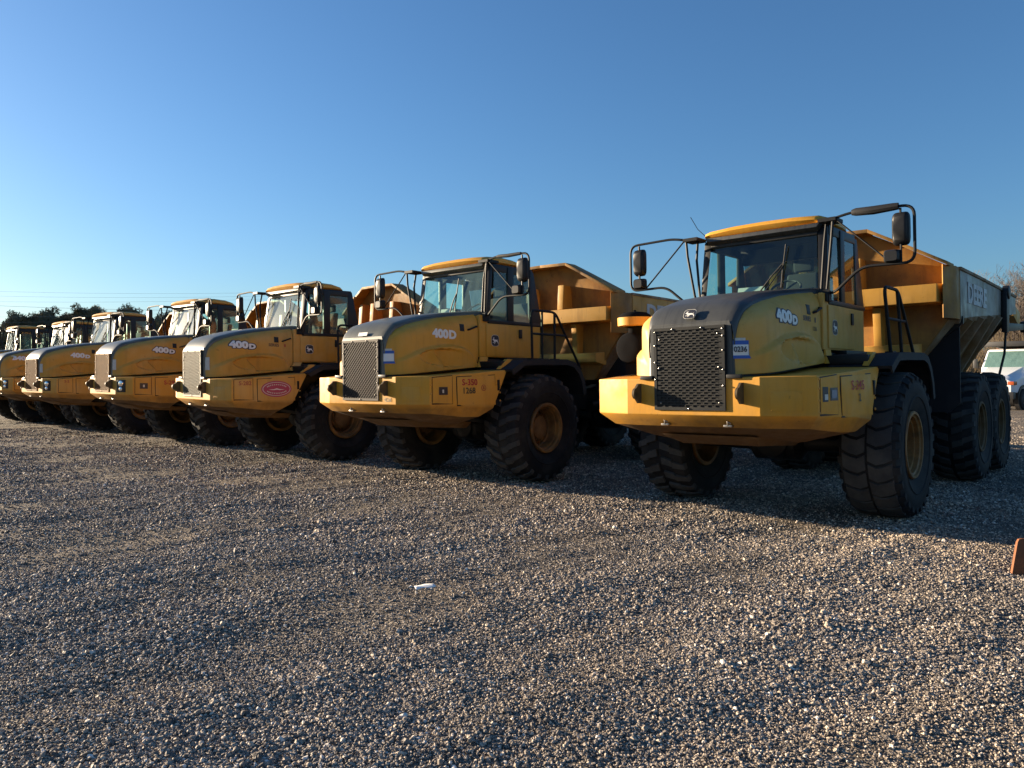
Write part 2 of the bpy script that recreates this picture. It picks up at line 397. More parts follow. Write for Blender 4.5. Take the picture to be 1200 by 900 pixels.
def grille(kind):
    mb = MB(); y0, y1 = -2.628, -2.606; x0, x1, z0, z1 = -.45, .45, 1.44, 2.405
    fr = .035
    mb.box(x0, x1, y0, y1, z1 - fr, z1); mb.box(x0, x1, y0, y1, z0, z0 + fr)
    mb.box(x0, x0 + fr, y0, y1, z0 + fr, z1 - fr); mb.box(x1 - fr, x1, y0, y1, z0 + fr, z1 - fr)
    ix0, ix1, iz0, iz1 = x0 + fr, x1 - fr, z0 + fr, z1 - fr
    if kind == 'slots':
        nr = 30; dz = (iz1 - iz0) / nr; nc = 9; dx = (ix1 - ix0) / nc
        for k in range(1, nr): mb.box(ix0, ix1, y0 + .004, y1 - .004, iz0 + k * dz - .005, iz0 + k * dz + .005)
        for k in range(nr):
            for c in range(nc + 1):
                x = ix0 + (c + (.5 if k % 2 else 0)) * dx
                if x < ix0 + .02 or x > ix1 - .02: continue
                mb.box(x - .0075, x + .0075, y0 + .004, y1 - .004, iz0 + k * dz + .0062, iz0 + (k + 1) * dz - .0062)
        for k in range(nr):       # solid tabs down both edges
            if k % 2:
                mb.box(ix0, ix0 + .05, y0 + .004, y1 - .004, iz0 + k * dz + .0062, iz0 + (k + 1) * dz - .0062)
                mb.box(ix1 - .05, ix1, y0 + .004, y1 - .004, iz0 + k * dz + .0062, iz0 + (k + 1) * dz - .0062)
    else:
        st = .062; W = ix1 - ix0; H = iz1 - iz0
        for sg in (-1, 1):
            k = -H
            while k < W + H:
                # line x = ix0 + k + sg*(z - iz0)
                pts = []
                for t in (0, H):
                    pts.append((k + sg * t if sg > 0 else k + t * -1 + 0, t))
                (xa, za), (xb, zb_) = pts
                # clip to 0..W
                def cl(xa, za, xb, zb_):
                    t0, t1 = 0, 1; dx = xb - xa
                    for lim, s_ in ((0, 1), (W, -1)):
                        fa, fb = s_ * (xa - lim), s_ * (xb - lim)
                        if fa < 0 and fb < 0: return None
                        if fa < 0: t0 = max(t0, fa / (fa - fb))
                        elif fb < 0: t1 = min(t1, fa / (fa - fb))
                    if t1 <= t0: return None
                    return t0, t1
                q = cl(xa, za, xb, zb_)
                if q:
                    t0, t1 = q
                    a = Vector((ix0 + xa + (xb - xa) * t0, 0, iz0 + za + (zb_ - za) * t0)); b = Vector((ix0 + xa + (xb - xa) * t1, 0, iz0 + za + (zb_ - za) * t1))
                    d = (b - a).normalized(); nrm = Vector((-d.z, 0, d.x)) * .0066
                    ya, yb = (y0 + .004, y0 + .011) if sg > 0 else (y0 + .0115, y1 - .003)
                    mb.hexa([a - nrm + Vector((0, ya, 0)), b - nrm + Vector((0, ya, 0)), b + nrm + Vector((0, ya, 0)), a + nrm + Vector((0, ya, 0))],
                            [a - nrm + Vector((0, yb, 0)), b - nrm + Vector((0, yb, 0)), b + nrm + Vector((0, yb, 0)), a + nrm + Vector((0, yb, 0))])
                k += st
    grille_bolts(mb)
    return mb.mesh('grille', smooth=False)

def grille_bolts(mb):
    mo = len(mb.v)
    for x, z in [(-.43, 2.36), (-.43, 2.2), (-.43, 2.0), (-.43, 1.8), (.43, 2.36), (.43, 2.28), (.43, 2.12), (.43, 1.9), (.43, 1.72), (-.2, 2.385), (.17, 2.385), (.0, 1.457), (-.36, 1.52), (.38, 1.53), (-.37, 2.27), (.37, 2.31), (.38, 1.93), (-.38, 1.93)]:
        mb.lathe([(-.014, .004), (-.012, .009), (0, .011)], 'y', (x, -2.626, z), 8, cap=True, mi=1)
    return mb

def bumper():
    mb = MB()
    top = [(.84, -2.607, 1.812), (1.39, -2.414, 1.814), (1.50, -1.55, 1.865), (1.572, -.84, 1.92), (1.0, -.80, 1.93)]
    fold = [(.84, -2.607, 1.385), (1.39, -2.414, 1.385), (1.52, -1.6, 1.345), (1.565, -1.18, 1.30), (1.0, -1.1, 1.30)]
    lip = [(.79, -2.42, 1.24), (1.25, -2.26, 1.24), (1.42, -1.75, 1.18), (1.46, -1.40, 1.17), (1.0, -1.3, 1.17)]
    belly = [(.62, -2.1, 1.12), (.86, -1.95, 1.09), (.86, -1.6, 1.03), (.84, -1.3, 1.02), (.6, -1.25, 1.02)]
    def ring(h): return [(-x, y, z) for x, y, z in reversed(h)] + h
    mb.loft([ring(belly), ring(lip), ring(fold), ring(top)])
    for k in range(10): mb.m[k] = 1          # muddy underside, its shade put into the colour
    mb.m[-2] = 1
    return mb.mesh('bumper', bevel=.014, seg=2, angle=14)

def belly_pan():
    mb = MB()
    mb.loft([[(-.62, -2.18, 1.125), (.62, -2.18, 1.125), (.62, -.7, 1.03), (-.62, -.7, 1.03)], [(-.5, -1.85, .99), (.5, -1.85, .99), (.5, -.7, .92), (-.5, -.7, .92)]])
    return mb.mesh('belly_pan', bevel=.01)

def lug():
    """towing lug plate standing out of the bumper front"""
    mb = MB(); n = 14
    outer = [(.02, .118), (-.06, .118)] + [(-.115 - .058 * math.sin(PI * i / n), .065 * math.cos(PI * i / n)) for i in range(n + 1)] + [(-.06, -.118), (.02, -.118)]
    hole = [(-.108 + .030 * math.cos(2 * PI * i / 16), .030 * math.sin(2 * PI * i / 16)) for i in range(16)]
    # bridge outline and hole into one face ring
    oi = max(range(len(outer)), key=lambda i: -outer[i][0]); hi = max(range(16), key=lambda i: -hole[i][0])
    loop = outer[:oi + 1] + [hole[(hi + k) % 16] for k in range(17)] + outer[oi:]
    def P(t): return [(t, a, b) for a, b in loop]
    mb.loft([P(-.014), P(.014)])
    # second plate
    mb2 = mb
    return mb2.mesh('tow_lug', smooth=False)

def plate(x, y0, y1, z0, z1, t=.006, skew=0, sx=0):
    """cover plate lying on the bumper side"""
    mb = MB()
    a = [(x, y0, z0), (x + sx, y1, z0 + skew), (x + sx, y1, z1 + skew), (x, y0, z1)]
    mb.hexa([(p[0] - .01, p[1], p[2]) for p in a], [(p[0] + t, p[1], p[2]) for p in a])
    return mb

def sx_at(y, z=1.6):
    """bumper side face"""
    t = lerp([(-2.414, 1.39), (-1.55, 1.503), (-.84, 1.572)], y); b = lerp([(-2.414, 1.39), (-1.6, 1.52), (-1.18, 1.565)], y)
    k = max(0, min(1, (z - 1.33) / .52)); return b + (t - b) * k

def cab_shell():
    """black upper cab: pillars, header, rear panel, floor"""
    mb = MB()
    for s in (-1, 1):
        # A pillar
        mb.hexa([(s * .785, -.60, 2.90), (s * .885, -.60, 2.78), (s * .885, -.50, 2.78), (s * .82, -.545, 2.90)],
                [(s * .745, -.475, 3.76), (s * .865, -.455, 3.76), (s * .865, -.40, 3.76), (s * .79, -.42, 3.76)])
        # B pillar
        mb.box(s * .89 if s < 0 else .83, s * .83 if s < 0 else .89, -.03, .13, 2.74, 3.76)
        # C pillar, slanted to the rear
        mb.hexa([(s * .83, .60, 2.74), (s * .89, .60, 2.74), (s * .89, .95, 2.74), (s * .83, .95, 2.74)],
                [(s * .82, .60, 3.74), (s * .87, .60, 3.74), (s * .87, .72, 3.74), (s * .82, .72, 3.74)])
        # header and sill along the side
        mb.box(s * .875 if s < 0 else .80, s * .80 if s < 0 else .875, -.42, .62, 3.655, 3.78)
        mb.box(s * .905 if s < 0 else .82, s * .82 if s < 0 else .905, -.55, .93, 2.735, 2.80)
    mb.hexa([(-.75, -.50, 3.66), (.75, -.50, 3.66), (.75, -.38, 3.66), (-.75, -.38, 3.66)], [(-.75, -.49, 3.80), (.75, -.49, 3.80), (.75, -.36, 3.80), (-.75, -.36, 3.80)])
    mb.box(-.80, .80, -.60, -.50, 2.80, 2.955)                      # cowl below windscreen
    mb.hexa([(-.83, .88, 2.10), (.83, .88, 2.10), (.83, .95, 2.10), (-.83, .95, 2.10)], [(-.83, .86, 2.95), (.83, .86, 2.95), (.83, .93, 2.95), (-.83, .93, 2.95)])
    mb.hexa([(-.83, .72, 3.55), (.83, .72, 3.55), (.83, .80, 3.55), (-.83, .80, 3.55)], [(-.83, .64, 3.78), (.83, .64, 3.78), (.83, .74, 3.78), (-.83, .74, 3.78)])
    mb.box(-.83, .83, -.45, .72, 3.765, 3.80)                       # ceiling
    mb.box(-.86, .86, -.6, .9, 2.06, 2.12)                          # floor
    return mb.mesh('cab_frame', bevel=.012)

def cab_body():
    mb = MB()
    for s in (-1, 1):
        mb.hexa([(s * .86, -.79, 2.15), (s * .90, -.79, 2.15), (s * .90, .84, 2.15), (s * .86, .84, 2.15)],
                [(s * .86, -.79, 2.88), (s * .89, -.79, 2.88), (s * .89, -.55, 2.74), (s * .86, -.55, 2.74)]) if False else None
        poly = [(-.79, 2.15), (.86, 2.15), (.86, 2.735), (-.58, 2.735), (-.62, 2.87), (-.79, 2.87)]
        mb.prism(poly, 'x', s * .84, s * .905)
    mb.box(-.84, .84, -.79, -.76, 2.0, 2.86)
    return mb.mesh('cab_body', bevel=.018)

def door():
    mb = MB(); mb.prism([(-.64, 2.17), (.36, 2.17), (.36, 2.72), (-.57, 2.72), (-.64, 2.72)], 'x', .90, .925)
    return mb.mesh('door', bevel=.012)

def roof():
    """yellow roof cap with crowned front edge"""
    mb = MB(); rings = []
    secs = [(-.57, .80, 3.795, 3.815), (-.60, .815, 3.80, 3.85), (-.57, .825, 3.80, 3.895), (-.45, .835, 3.80, 3.925), (-.1, .84, 3.80, 3.95), (.25, .835, 3.80, 3.935), (.44, .82, 3.80, 3.895), (.52, .79, 3.80, 3.83)]
    for y, w, z0, z1 in secs:
        cr = .0 if z1 - z0 < .03 else .02
        half = [(w - .06, z0), (w, z0 + (z1 - z0) * .25), (w - .01, z0 + (z1 - z0) * .72), (w - .09, z1 - .004), (w * .5, z1 + cr * .7), (0, z1 + cr)]
        rings.append([(-x, y + (.05 * (x / w) ** 4 if y < 0 else 0), z) for x, z in half] + [(x, y + (.05 * (x / w) ** 4 if y < 0 else 0), z) for x, z in reversed(half[:-1])])
    mb.loft(rings)
    return mb.mesh('roof', angle=50)

def visor():
    mb = MB()
    mb.hexa([(-.77, -.585, 3.745), (.77, -.585, 3.745), (.77, -.50, 3.70), (-.77, -.50, 3.70)], [(-.80, -.565, 3.80), (.80, -.565, 3.80), (.80, -.45, 3.80), (-.80, -.45, 3.80)])
    return mb.mesh('visor', bevel=.008)

def pane(pts):
    mb = MB(); mb.add(pts, [tuple(range(len(pts)))]); return mb.mesh('pane', smooth=False)

def cab_inside():
    mb = MB()
    mb.hexa([(-.74, -.52, 2.2), (.74, -.52, 2.2), (.74, -.3, 2.2), (-.74, -.3, 2.2)], [(-.74, -.54, 2.96), (.74, -.54, 2.96), (.74, -.36, 2.93), (-.74, -.36, 2.93)])
    mb.box(.18, .62, -.36, -.2, 2.7, 3.0)
    mb.box(-.82, -.60, .0, .7, 2.12, 2.85)
    mb.hexa([(-.55, .84, 2.12), (.8, .84, 2.12), (.8, .86, 2.12), (-.55, .86, 2.12)], [(-.2, .80, 3.2), (.8, .80, 3.2), (.8, .84, 3.2), (-.2, .84, 3.2)])
    return mb.mesh('dashboard', bevel=.02)

def seat():
    mb = MB()
    mb.box(-.10, .42, .0, .5, 2.5, 2.66)
    mb.hexa([(-.10, .42, 2.66), (.42, .42, 2.66), (.42, .58, 2.66), (-.10, .58, 2.66)], [(-.07, .55, 3.32), (.39, .55, 3.32), (.39, .67, 3.32), (-.07, .67, 3.32)])
    mb.box(.02, .30, .56, .66, 3.34, 3.52)
    mb.box(-.62, -.2, .1, .5, 2.35, 2.55); mb.box(-.60, -.22, .52, .62, 2.55, 3.1)
    return mb.mesh('seat', bevel=.045, seg=3)

def wheel_ring(rad, cen, nrm, r, n=24):
    mb = MB(); nrm = Vector(nrm).normalized(); u = nrm.orthogonal().normalized(); w = nrm.cross(u); cen = Vector(cen)
    pts = [cen + (u * math.cos(2 * PI * i / n) + w * math.sin(2 * PI * i / n)) * rad for i in range(n + 1)]
    mb.tube(pts, r, 6); 
    mb.tube([cen, cen + Vector((0, -.22, -.25))], .022, 6)
    mb.tube([cen - u * rad, cen + u * rad], .014, 5)
    return mb.mesh('steering_wheel')

def mirror_frame(s):
    mb = MB(); Y = -.72
    def q(l): return [(s * x, y, z) for x, y, z in l]
    top = bend(q([(.86, -.5, 3.79), (1.02, Y, 3.79), (1.25, Y, 3.835), (1.95, Y, 3.82), (1.95, Y, 3.14), (1.35, Y, 3.15), (1.04, Y + .02, 2.88), (.91, -.60, 2.86)]), .13, 6)
    mb.tube(top, .018, 8)
    mb.tube(q([(1.04, Y, 3.79), (1.70, Y, 3.15)]), .011, 6)
    mb.tube(q([(1.02, Y, 3.78), (1.0, Y, 3.55), (.915, -.66, 2.92)]), .018, 8)
    mb.tube(q([(.90, -.60, 3.77), (.89, -.66, 3.5), (.845, -.66, 2.93)]), .018, 8)
    mb.tube(q([(1.80, Y, 3.80), (1.80, Y, 3.15)]), .015, 6)
    mb.box(min(s * .84, s * 1.06), max(s * .84, s * 1.06), Y - .03, -.46, 3.765, 3.81)
    mb.box(min(s * .86, s * .95), max(s * .86, s * .95), -.70, -.60, 2.76, 2.90)
    return mb.mesh('mirror_frame')

def mirror_sleeve(r):
    mb = MB(); mb.tube([(1.25, -.72, 3.83), (1.3, -.72, 3.83), (1.5, -.72, 3.82), (1.72, -.72, 3.825), (1.78, -.72, 3.825)], [r * .7, r, r * 1.08, r * .95, r * .85], 10)
    return mb.mesh('rubber_sleeve')

def mirror_head(w, h, d, x, z, s):
    mb = MB(); rings = []
    for y, k in ((-d, .72), (-d * .7, .92), (-d * .2, 1), (0, 1)):
        rings.append([(s * x + px * k, -.71 + y + d * .35, z + pz * k) for px, pz in ell(w / 2, h / 2, 28, 5)])
    mb.loft(rings); return mb.mesh('mirror', angle=50)
def mirror_glass(w, h, d, x, z, s):
    mb = MB(); mb.add([(s * x + px * .92, -.71 + d * .35 + .003, z + pz * .92) for px, pz in ell(w / 2, h / 2, 28, 5)], [tuple(range(28))]); return mb.mesh('mirror_glass', smooth=False)

TR, TW = .93, .72          # tyre radius and width
def tyre(worn=False):
    mb = MB(); h = TW / 2
    tb = TR - .038 if not worn else TR - .022
    prof = [(-h * .62, .405), (-h * .80, .44), (-h * .95, .56), (-h, .70), (-h * .965, .80), (-h * .88, .865), (-h * .72, tb - .012), (-h * .4, tb), (0, tb + .004)]
    prof = prof + [(-a, b) for a, b in reversed(prof[:-1])]
    mb.lathe(prof, 'x', (0, 0, 0), 60)
    # sidewall rings
    for s in (-1, 1):
        mb.lathe([(s * h * .955, .60), (s * (h * .985 + .006), .612), (s * h * .985, .625)], 'x', (0, 0, 0), 60)
    def at(t, x, r): return (x, r * math.cos(t), r * math.sin(t))
    if not worn:
        nl = 25; da = 2 * PI / nl
        for s in (-1, 1):
            for k in range(nl):
                t0 = k * da + (da / 2 if s > 0 else 0)
                # shoulder block, skewed, then centre block
                for xa, xb, ta, tb_, wa, wb, ra, rb in ((.08 * h, .50 * h, .42, .22, .56, .52, TR, TR - .004), (.50 * h, .99 * h, .12, -.14, .52, .44, TR - .006, TR - .055)):
                    bot, topq = [], []
                    for x, t, w, r in ((xa, ta, wa, ra), (xb, tb_, wb, rb)):
                        for q in (-.5, .5):
                            a = t0 + (t + q * w) * da
                            a2 = t0 + (t + q * w * .80) * da
                            bot.append(at(a, s * x, r - .07)); topq.append(at(a2, s * (x if x < .9 * h else x - .008), r))
                    i = (0, 1, 3, 2)
                    mb.hexa([bot[j] for j in i], [topq[j] for j in i], mi=1)
    else:
        nl = 26; da = 2 * PI / nl
        for s in (-1, 1):
            for k in range(nl):          # shallow worn ribs left of the pattern
                t0 = k * da + (da / 2 if s > 0 else 0)
                pts = [(.04 * h, .0), (.3 * h, .2), (.55 * h, .1), (.78 * h, -.1)]
                for (xa, ta), (xb, tb_) in zip(pts, pts[1:]):
                    ra, rb = TR - .004 - .03 * (xa / h) ** 3, TR - .004 - .03 * (xb / h) ** 3
                    mb.hexa([at(t0 + (ta - .44) * da, s * xa, ra - .04), at(t0 + (ta + .44) * da, s * xa, ra - .04), at(t0 + (tb_ + .44) * da, s * xb, rb - .04), at(t0 + (tb_ - .44) * da, s * xb, rb - .04)],
                            [at(t0 + (ta - .40) * da, s * xa, ra + .004), at(t0 + (ta + .40) * da, s * xa, ra + .004), at(t0 + (tb_ + .40) * da, s * xb, rb + .004), at(t0 + (tb_ - .40) * da, s * xb, rb + .004)], mi=1)
                mb.hexa([at(t0 - .3 * da, s * .86 * h, .80), at(t0 + .25 * da, s * .86 * h, .80), at(t0 + .25 * da, s * .97 * h, .78), at(t0 - .3 * da, s * .97 * h, .78)],
                        [at(t0 - .26 * da, s * .78 * h, TR - .022), at(t0 + .22 * da, s * .78 * h, TR - .022), at(t0 + .2 * da, s * .985 * h, TR - .075), at(t0 - .24 * da, s * .985 * h, TR - .075)])
    return mb.mesh('tyre', angle=32)

def rim():
    mb = MB(); h = TW / 2
    mb.lathe([(h * .60, .425), (h * .86, .43), (h * .90, .42), (h * .90, .39), (h * .84, .385), (h * .80, .36), (h * .66, .357), (h * .64, .335), (h * .28, .325), (h * .24, .305), (h * .05, .30), (h * .05, .12)], 'x', (0, 0, 0), 48)
    mb.lathe([(-h * .60, .425), (-h * .86, .43), (-h * .90, .42), (-h * .88, .37), (-h * .3, .345), (h * .0, .30)], 'x', (0, 0, 0), 48)
    for k in range(18):
        a = 2 * PI * k / 18
        mb.lathe([(h * .04, .016), (h * .13, .016), (h * .14, .008)], 'x', (0, .295 * math.cos(a), .295 * math.sin(a)), 6, cap=True)
    return mb.mesh('rim', angle=35)
def hub():
    mb = MB(); h = TW / 2
    mb.lathe([(-h * .5, .2), (h * .08, .25), (h * .30, .235), (h * .36, .20), (h * .46, .19), (h * .52, .12), (h * .53, .02)], 'x', (0, 0, 0), 32, cap=True)
    for k in range(10):
        a = 2 * PI * k / 10
        mb.lathe([(h * .3, .02), (h * .41, .02)], 'x', (0, .213 * math.cos(a), .213 * math.sin(a)), 6, cap=True)
    return mb.mesh('hub')

def fender(s):
    """black mudguard arching over the front wheel"""
    mb = MB()
    prof = [(-.90, 1.925), (-.58, 2.085), (-.2, 2.10), (.62, 2.11), (.86, 2.06), (1.03, 1.92), (1.14, 1.74), (1.20, 1.50)]
    n = len(prof)
    for xa, xb in ((.98, 1.70),):
        out = [(y, z) for y, z in prof]
        inn = []
        for k, (y, z) in enumerate(prof):
            a = prof[max(k - 1, 0)]; b = prof[min(k + 1, n - 1)]; d = Vector((b[0] - a[0], b[1] - a[1])).normalized(); inn.append((y + d.y * .04, z - d.x * .04))
        rings = [[(s * xa, *out[k]), (s * xb, *out[k]), (s * xb, *inn[k]), (s * xa, *inn[k])] for k in range(n)]
        mb.loft(rings)
    # outer lip hanging down
    rings = []
    for k, (y, z) in enumerate(prof):
        a = prof[max(k - 1, 0)]; b = prof[min(k + 1, n - 1)]; d = Vector((b[0] - a[0], b[1] - a[1])).normalized()
        rings.append([(s * 1.70, y, z), (s * 1.725, y, z - .004), (s * 1.725, y + d.y * .10, z - d.x * .10), (s * 1.70, y + d.y * .10, z - d.x * .10)])
    mb.loft(rings)
    return mb.mesh('mudguard', angle=30)

def deck():
    mb = MB()
    for s in (-1, 1):
        a, b = sorted((s * .80, s * 1.45))
        mb.box(a, b, -.86, 1.0, 1.955, 2.07)
        mb.box(*sorted((s * .5, s * .98)), -.8, 1.1, 1.35, 1.96)
        mb.box(*sorted((s * .86, s * 1.0)), -.2, 1.0, 2.07, 2.15)
    mb.box(-.85, .85, -.80, .95, 1.75, 2.06)
    return mb.mesh('deck', bevel=.012)
def deck_bracket(s, k):
    mb = MB()
    if k == 0: mb.hexa([(s * .95, -.92, 1.97), (s * 1.0, -.92, 1.97), (s * 1.0, -.74, 1.97), (s * .95, -.74, 1.97)], [(s * .905, -.80, 2.15), (s * .93, -.80, 2.15), (s * .93, -.60, 2.15), (s * .905, -.60, 2.15)])
    else: mb.hexa([(s * 1.40, -.93, 1.93), (s * 1.465, -.93, 1.93), (s * 1.465, -.78, 1.93), (s * 1.40, -.78, 1.93)], [(s * 1.40, -.72, 2.10), (s * 1.465, -.72, 2.10), (s * 1.465, -.58, 2.10), (s * 1.40, -.58, 2.10)])
    return mb.mesh('bracket', bevel=.006)

def handrail(lean):
    mb = MB(); x = 1.40
    a = [(x, .02 + lean * .6, 2.12), (x, .0 + lean * .1, 2.97), (x, .68, 2.97), (x, 1.46, 1.95 if not lean else 2.10)]
    mb.tube(bend(a, .12, 5), .023, 8)
    mb.tube([(x, .66 + lean * .35, 2.12), (x, .66, 2.95)], .023, 8)
    mb.tube([(x, .02 + lean * .3, 2.56), (x, 1.0, 2.56)], .02, 8)
    if not lean: mb.tube([(x, .30, 2.12), (x, .30, 2.96)], .02, 8)
    mb.box(x - .05, x + .05, -.06 + lean * .6, .1 + lean * .6, 2.09, 2.13); mb.box(x - .05, x + .05, .58 + lean * .35, .74 + lean * .35, 2.09, 2.13)
    return mb.mesh('handrail')

def air_cleaner():
    mb = MB()
    mb.lathe([(-.34, .06), (-.34, .185), (-.33, .20), (-.305, .212), (-.28, .205), (.45, .205), (.47, .1)], 'y', (-1.37, -1.40, 2.235), 30, cap=True)
    mb.lathe([(2.40, .09), (2.52, .09), (2.54, .17)], 'z', (-1.37, -1.56, 0), 24, cap=True)
    mb.lathe([(2.655, .23), (2.69, .215), (2.725, .16), (2.74, .05)], 'z', (-1.37, -1.56, 0), 28, cap=True)
    mb.lathe([(2.72, .02), (2.76, .02), (2.765, .008)], 'z', (-1.37, -1.56, 0), 8, cap=True)
    mb.box(-1.44, -1.28, -1.7, -1.1, 1.88, 2.08)
    return mb.mesh('air_cleaner', angle=40)
def air_band():
    mb = MB(); mb.lathe([(2.535, .21), (2.545, .235), (2.655, .24), (2.66, .21)], 'z', (-1.37, -1.56, 0), 28, cap=True); return mb.mesh('precleaner_band', angle=40)

# dump body ---------------------------------------------------------------
def bin_section(y):
    """outer half section (x, z) from the top edge down to the floor centre"""
    top = lerp([(2.4, 3.43), (3.0, 3.445), (8.1, 3.40)], y)
    fl = lerp([(2.5, 1.76), (5.0, 1.64), (5.8, 1.86), (8.1, 2.80)], y)
    kn = lerp([(2.5, 2.66), (5.2, 2.88), (7.0, 2.97), (8.1, 3.06)], y)
    w = lerp([(2.58, 1.60), (2.76, 1.735)], y)
    return [(w, top), (w, kn), (lerp([(2.5, .96), (8.1, 1.2)], y) if y > 2.5 else .90, fl), (0, fl)]
def bin_shell():
    mb = MB()
    ys = [2.58, 2.76, 3.4, 4.2, 5.0, 5.4, 5.8, 6.4, 7.0, 7.6, 8.0]
    rings = []; rin = []
    for y in ys:
        s = bin_section(y); ring = [(-x, y, z) for x, z in s] + [(x, y, z) for x, z in reversed(s[:-1])]
        si = [(x - .07 if x else 0, z + (.07 if k > 1 else 0)) for k, (x, z) in enumerate(s)]
        ri = [(-x, y, z) for x, z in si] + [(x, y, z) for x, z in reversed(si[:-1])]
        rings.append(ring + list(reversed(ri)))
    mb.loft(rings)
    return mb.mesh('hopper', bevel=.01)
def bin_side():
    mb = MB()
    for s in (-1, 1):
        ys = [2.74, 4, 6, 7.3, 8.02]
        rings = []
        for y in ys:
            q = bin_section(y)
            rings.append([(s * 1.742, y, q[1][1]), (s * 1.762, y, q[1][1] - .005), (s * 1.762, y, q[0][1] - .02), (s * 1.742, y, q[0][1] - .02)])
        mb.loft(rings)
    return mb.mesh('side_plate', smooth=False)
def bin_rail():
    mb = MB()
    for s in (-1, 1):
        mb.loft([[(s * (1.60 + a), y, bin_section(y)[0][1] + b) for a, b in ((0, -.02), (.185, -.02), (.185, .03), (0, .03))] for y in (2.72, 4, 6, 8.03)])
        # ribs on the sloping lower flank
        for y in (3.3, 4.2, 5.1, 5.9, 6.7):
            q = bin_section(y); (x1, z1), (x2, z2) = q[1], q[2]
            d = Vector((x2 - x1, z2 - z1)).normalized(); nn = Vector((-d.y, d.x)); nn = nn if nn.x > 0 else -nn
            a = Vector((x1, z1)) ; b = Vector((x2, z2))
            mb.hexa([(s * a.x, y - .07, a.y), (s * a.x, y + .07, a.y), (s * b.x, y + .07, b.y), (s * b.x, y - .07, b.y)],
                    [(s * (a.x + nn.x * .12), y - .05, a.y + nn.y * .12), (s * (a.x + nn.x * .12), y + .05, a.y + nn.y * .12), (s * (b.x + nn.x * .12), y + .05, b.y + nn.y * .12), (s * (b.x + nn.x * .12), y - .05, b.y + nn.y * .12)])
        # rail along the knuckle below the side
        mb.loft([[(s * (1.60 + a), y, bin_section(y)[1][1] - .03 + b) for a, b in ((0, -.07), (.14, -.05), (.16, .025), (0, .025))] for y in (2.75, 5, 7.0)])
    return mb.mesh('body_rib', bevel=.008)
def headboard():
    """front wall of the dump body with the spill guard leaning over the cab"""
    mb = MB()
    # outline left to right at the top, wall leans forward above z 3.2
    F = [(0, 4.06), (.62, 4.05), (1.02, 3.84), (1.70, 3.44)]
    def wall_y(z): return lerp([(1.7, 2.44), (2.3, 2.44), (2.9, 2.46), (3.3, 2.50), (4.06, 2.26)], z)
    rows = []
    for t in (0, .12, .34, .56, .78, 1):
        row = []
        for x, zt_ in F:
            xx = x if t > .34 else min(x, lerp([(0, 1.02), (.34, 1.50)], t)) if x > 1.2 else x
            z = 1.75 + (zt_ - 1.75) * t
            if x > 1.2: xx = lerp([(1.7, .98), (2.72, 1.70), (3.5, 1.70)], z)
            row.append((xx, z))
        rows.append(row)
    def ring(row, off): return [(-x, wall_y(z) + off, z) for x, z in reversed(row)] + [(x, wall_y(z) + off, z) for x, z in row[1:]]
    n = len(ring(rows[0], 0)); vs = []; fs = []
    for off in (0, .07):
        for r in rows: vs += ring(r, off)
    m = len(rows)
    for k in range(m - 1):
        for i in range(n - 1):
            a = k * n + i; fs.append((a, a + 1, a + n + 1, a + n)); b = a + m * n; fs.append((b, b + n, b + n + 1, b + 1))
    def edge(l): 
        for a, b in zip(l, l[1:]): fs.append((a, a + m * n, b + m * n, b))
    edge([i for i in range(n)]); edge([(m - 1) * n + i for i in range(n)]); edge([k * n for k in range(m)]); edge([k * n + n - 1 for k in range(m)])
    mb.add(vs, fs)
    # chamfered corner posts running back to the side plate
    for s in (-1, 1):
        q = [(1.64, 2.13), (1.655, 2.11), (1.755, 2.48), (1.755, 2.76), (1.64, 2.76)]
        mb.prism([(s * x, y) for x, y in q], 'z', 2.66, 3.455)
    # spill guard lip along the top
    for s in (-1, 1):
        for (xa, za), (xb, zb_) in (((0, 4.06), (.64, 4.05)), ((.64, 4.05), (1.02, 3.84)), ((1.02, 3.84), (1.72, 3.44))):
            ya, yb = wall_y(za), wall_y(zb_); fa, fb = ya - 2.0, yb - (2.0 if xb < .7 else 2.03 if xb < 1.1 else 2.09)
            mb.hexa([(s * xa, ya - fa, za - .005), (s * xa, ya + .08, za + .0), (s * xa, ya + .08, za + .05), (s * xa, ya - fa, za + .05)],
                    [(s * xb, yb - fb, zb_ - .005), (s * xb, yb + .08, zb_ + .0), (s * xb, yb + .08, zb_ + .05), (s * xb, yb - fb, zb_ + .05)])
    return mb.mesh('headboard', bevel=.006)
def head_beam():
    """box beam across the headboard with sloped ends, posts above it"""
    mb = MB()
    mb.hexa([(-1.645, 2.52, 2.88), (1.645, 2.52, 2.88), (1.58, 2.06, 2.90), (-1.58, 2.06, 2.90)], [(-1.645, 2.52, 3.20), (1.645, 2.52, 3.20), (1.58, 2.06, 3.17), (-1.58, 2.06, 3.17)])
    mb.hexa([(-1.3, 2.48, 2.04), (1.3, 2.48, 2.04), (1.2, 2.25, 2.10), (-1.2, 2.25, 2.10)], [(-1.3, 2.48, 2.30), (1.3, 2.48, 2.30), (1.2, 2.25, 2.28), (-1.2, 2.25, 2.28)])
    for x in (-.92, -.42, .42):
        mb.hexa([(x - .07, 2.12, 3.18), (x + .07, 2.12, 3.18), (x + .07, 2.54, 3.18), (x - .07, 2.54, 3.18)], [(x - .07, 2.16, 3.68), (x + .07, 2.16, 3.68), (x + .07, 2.44, 3.68), (x - .07, 2.44, 3.68)])
    for x in (-.7, .7):
        mb.hexa([(x - .06, 2.26, 2.28), (x + .06, 2.26, 2.28), (x + .06, 2.5, 2.28), (x - .06, 2.5, 2.28)], [(x - .06, 2.2, 2.88), (x + .06, 2.2, 2.88), (x + .06, 2.5, 2.88), (x - .06, 2.5, 2.88)])
    return mb.mesh('head_beam', bevel=.008)
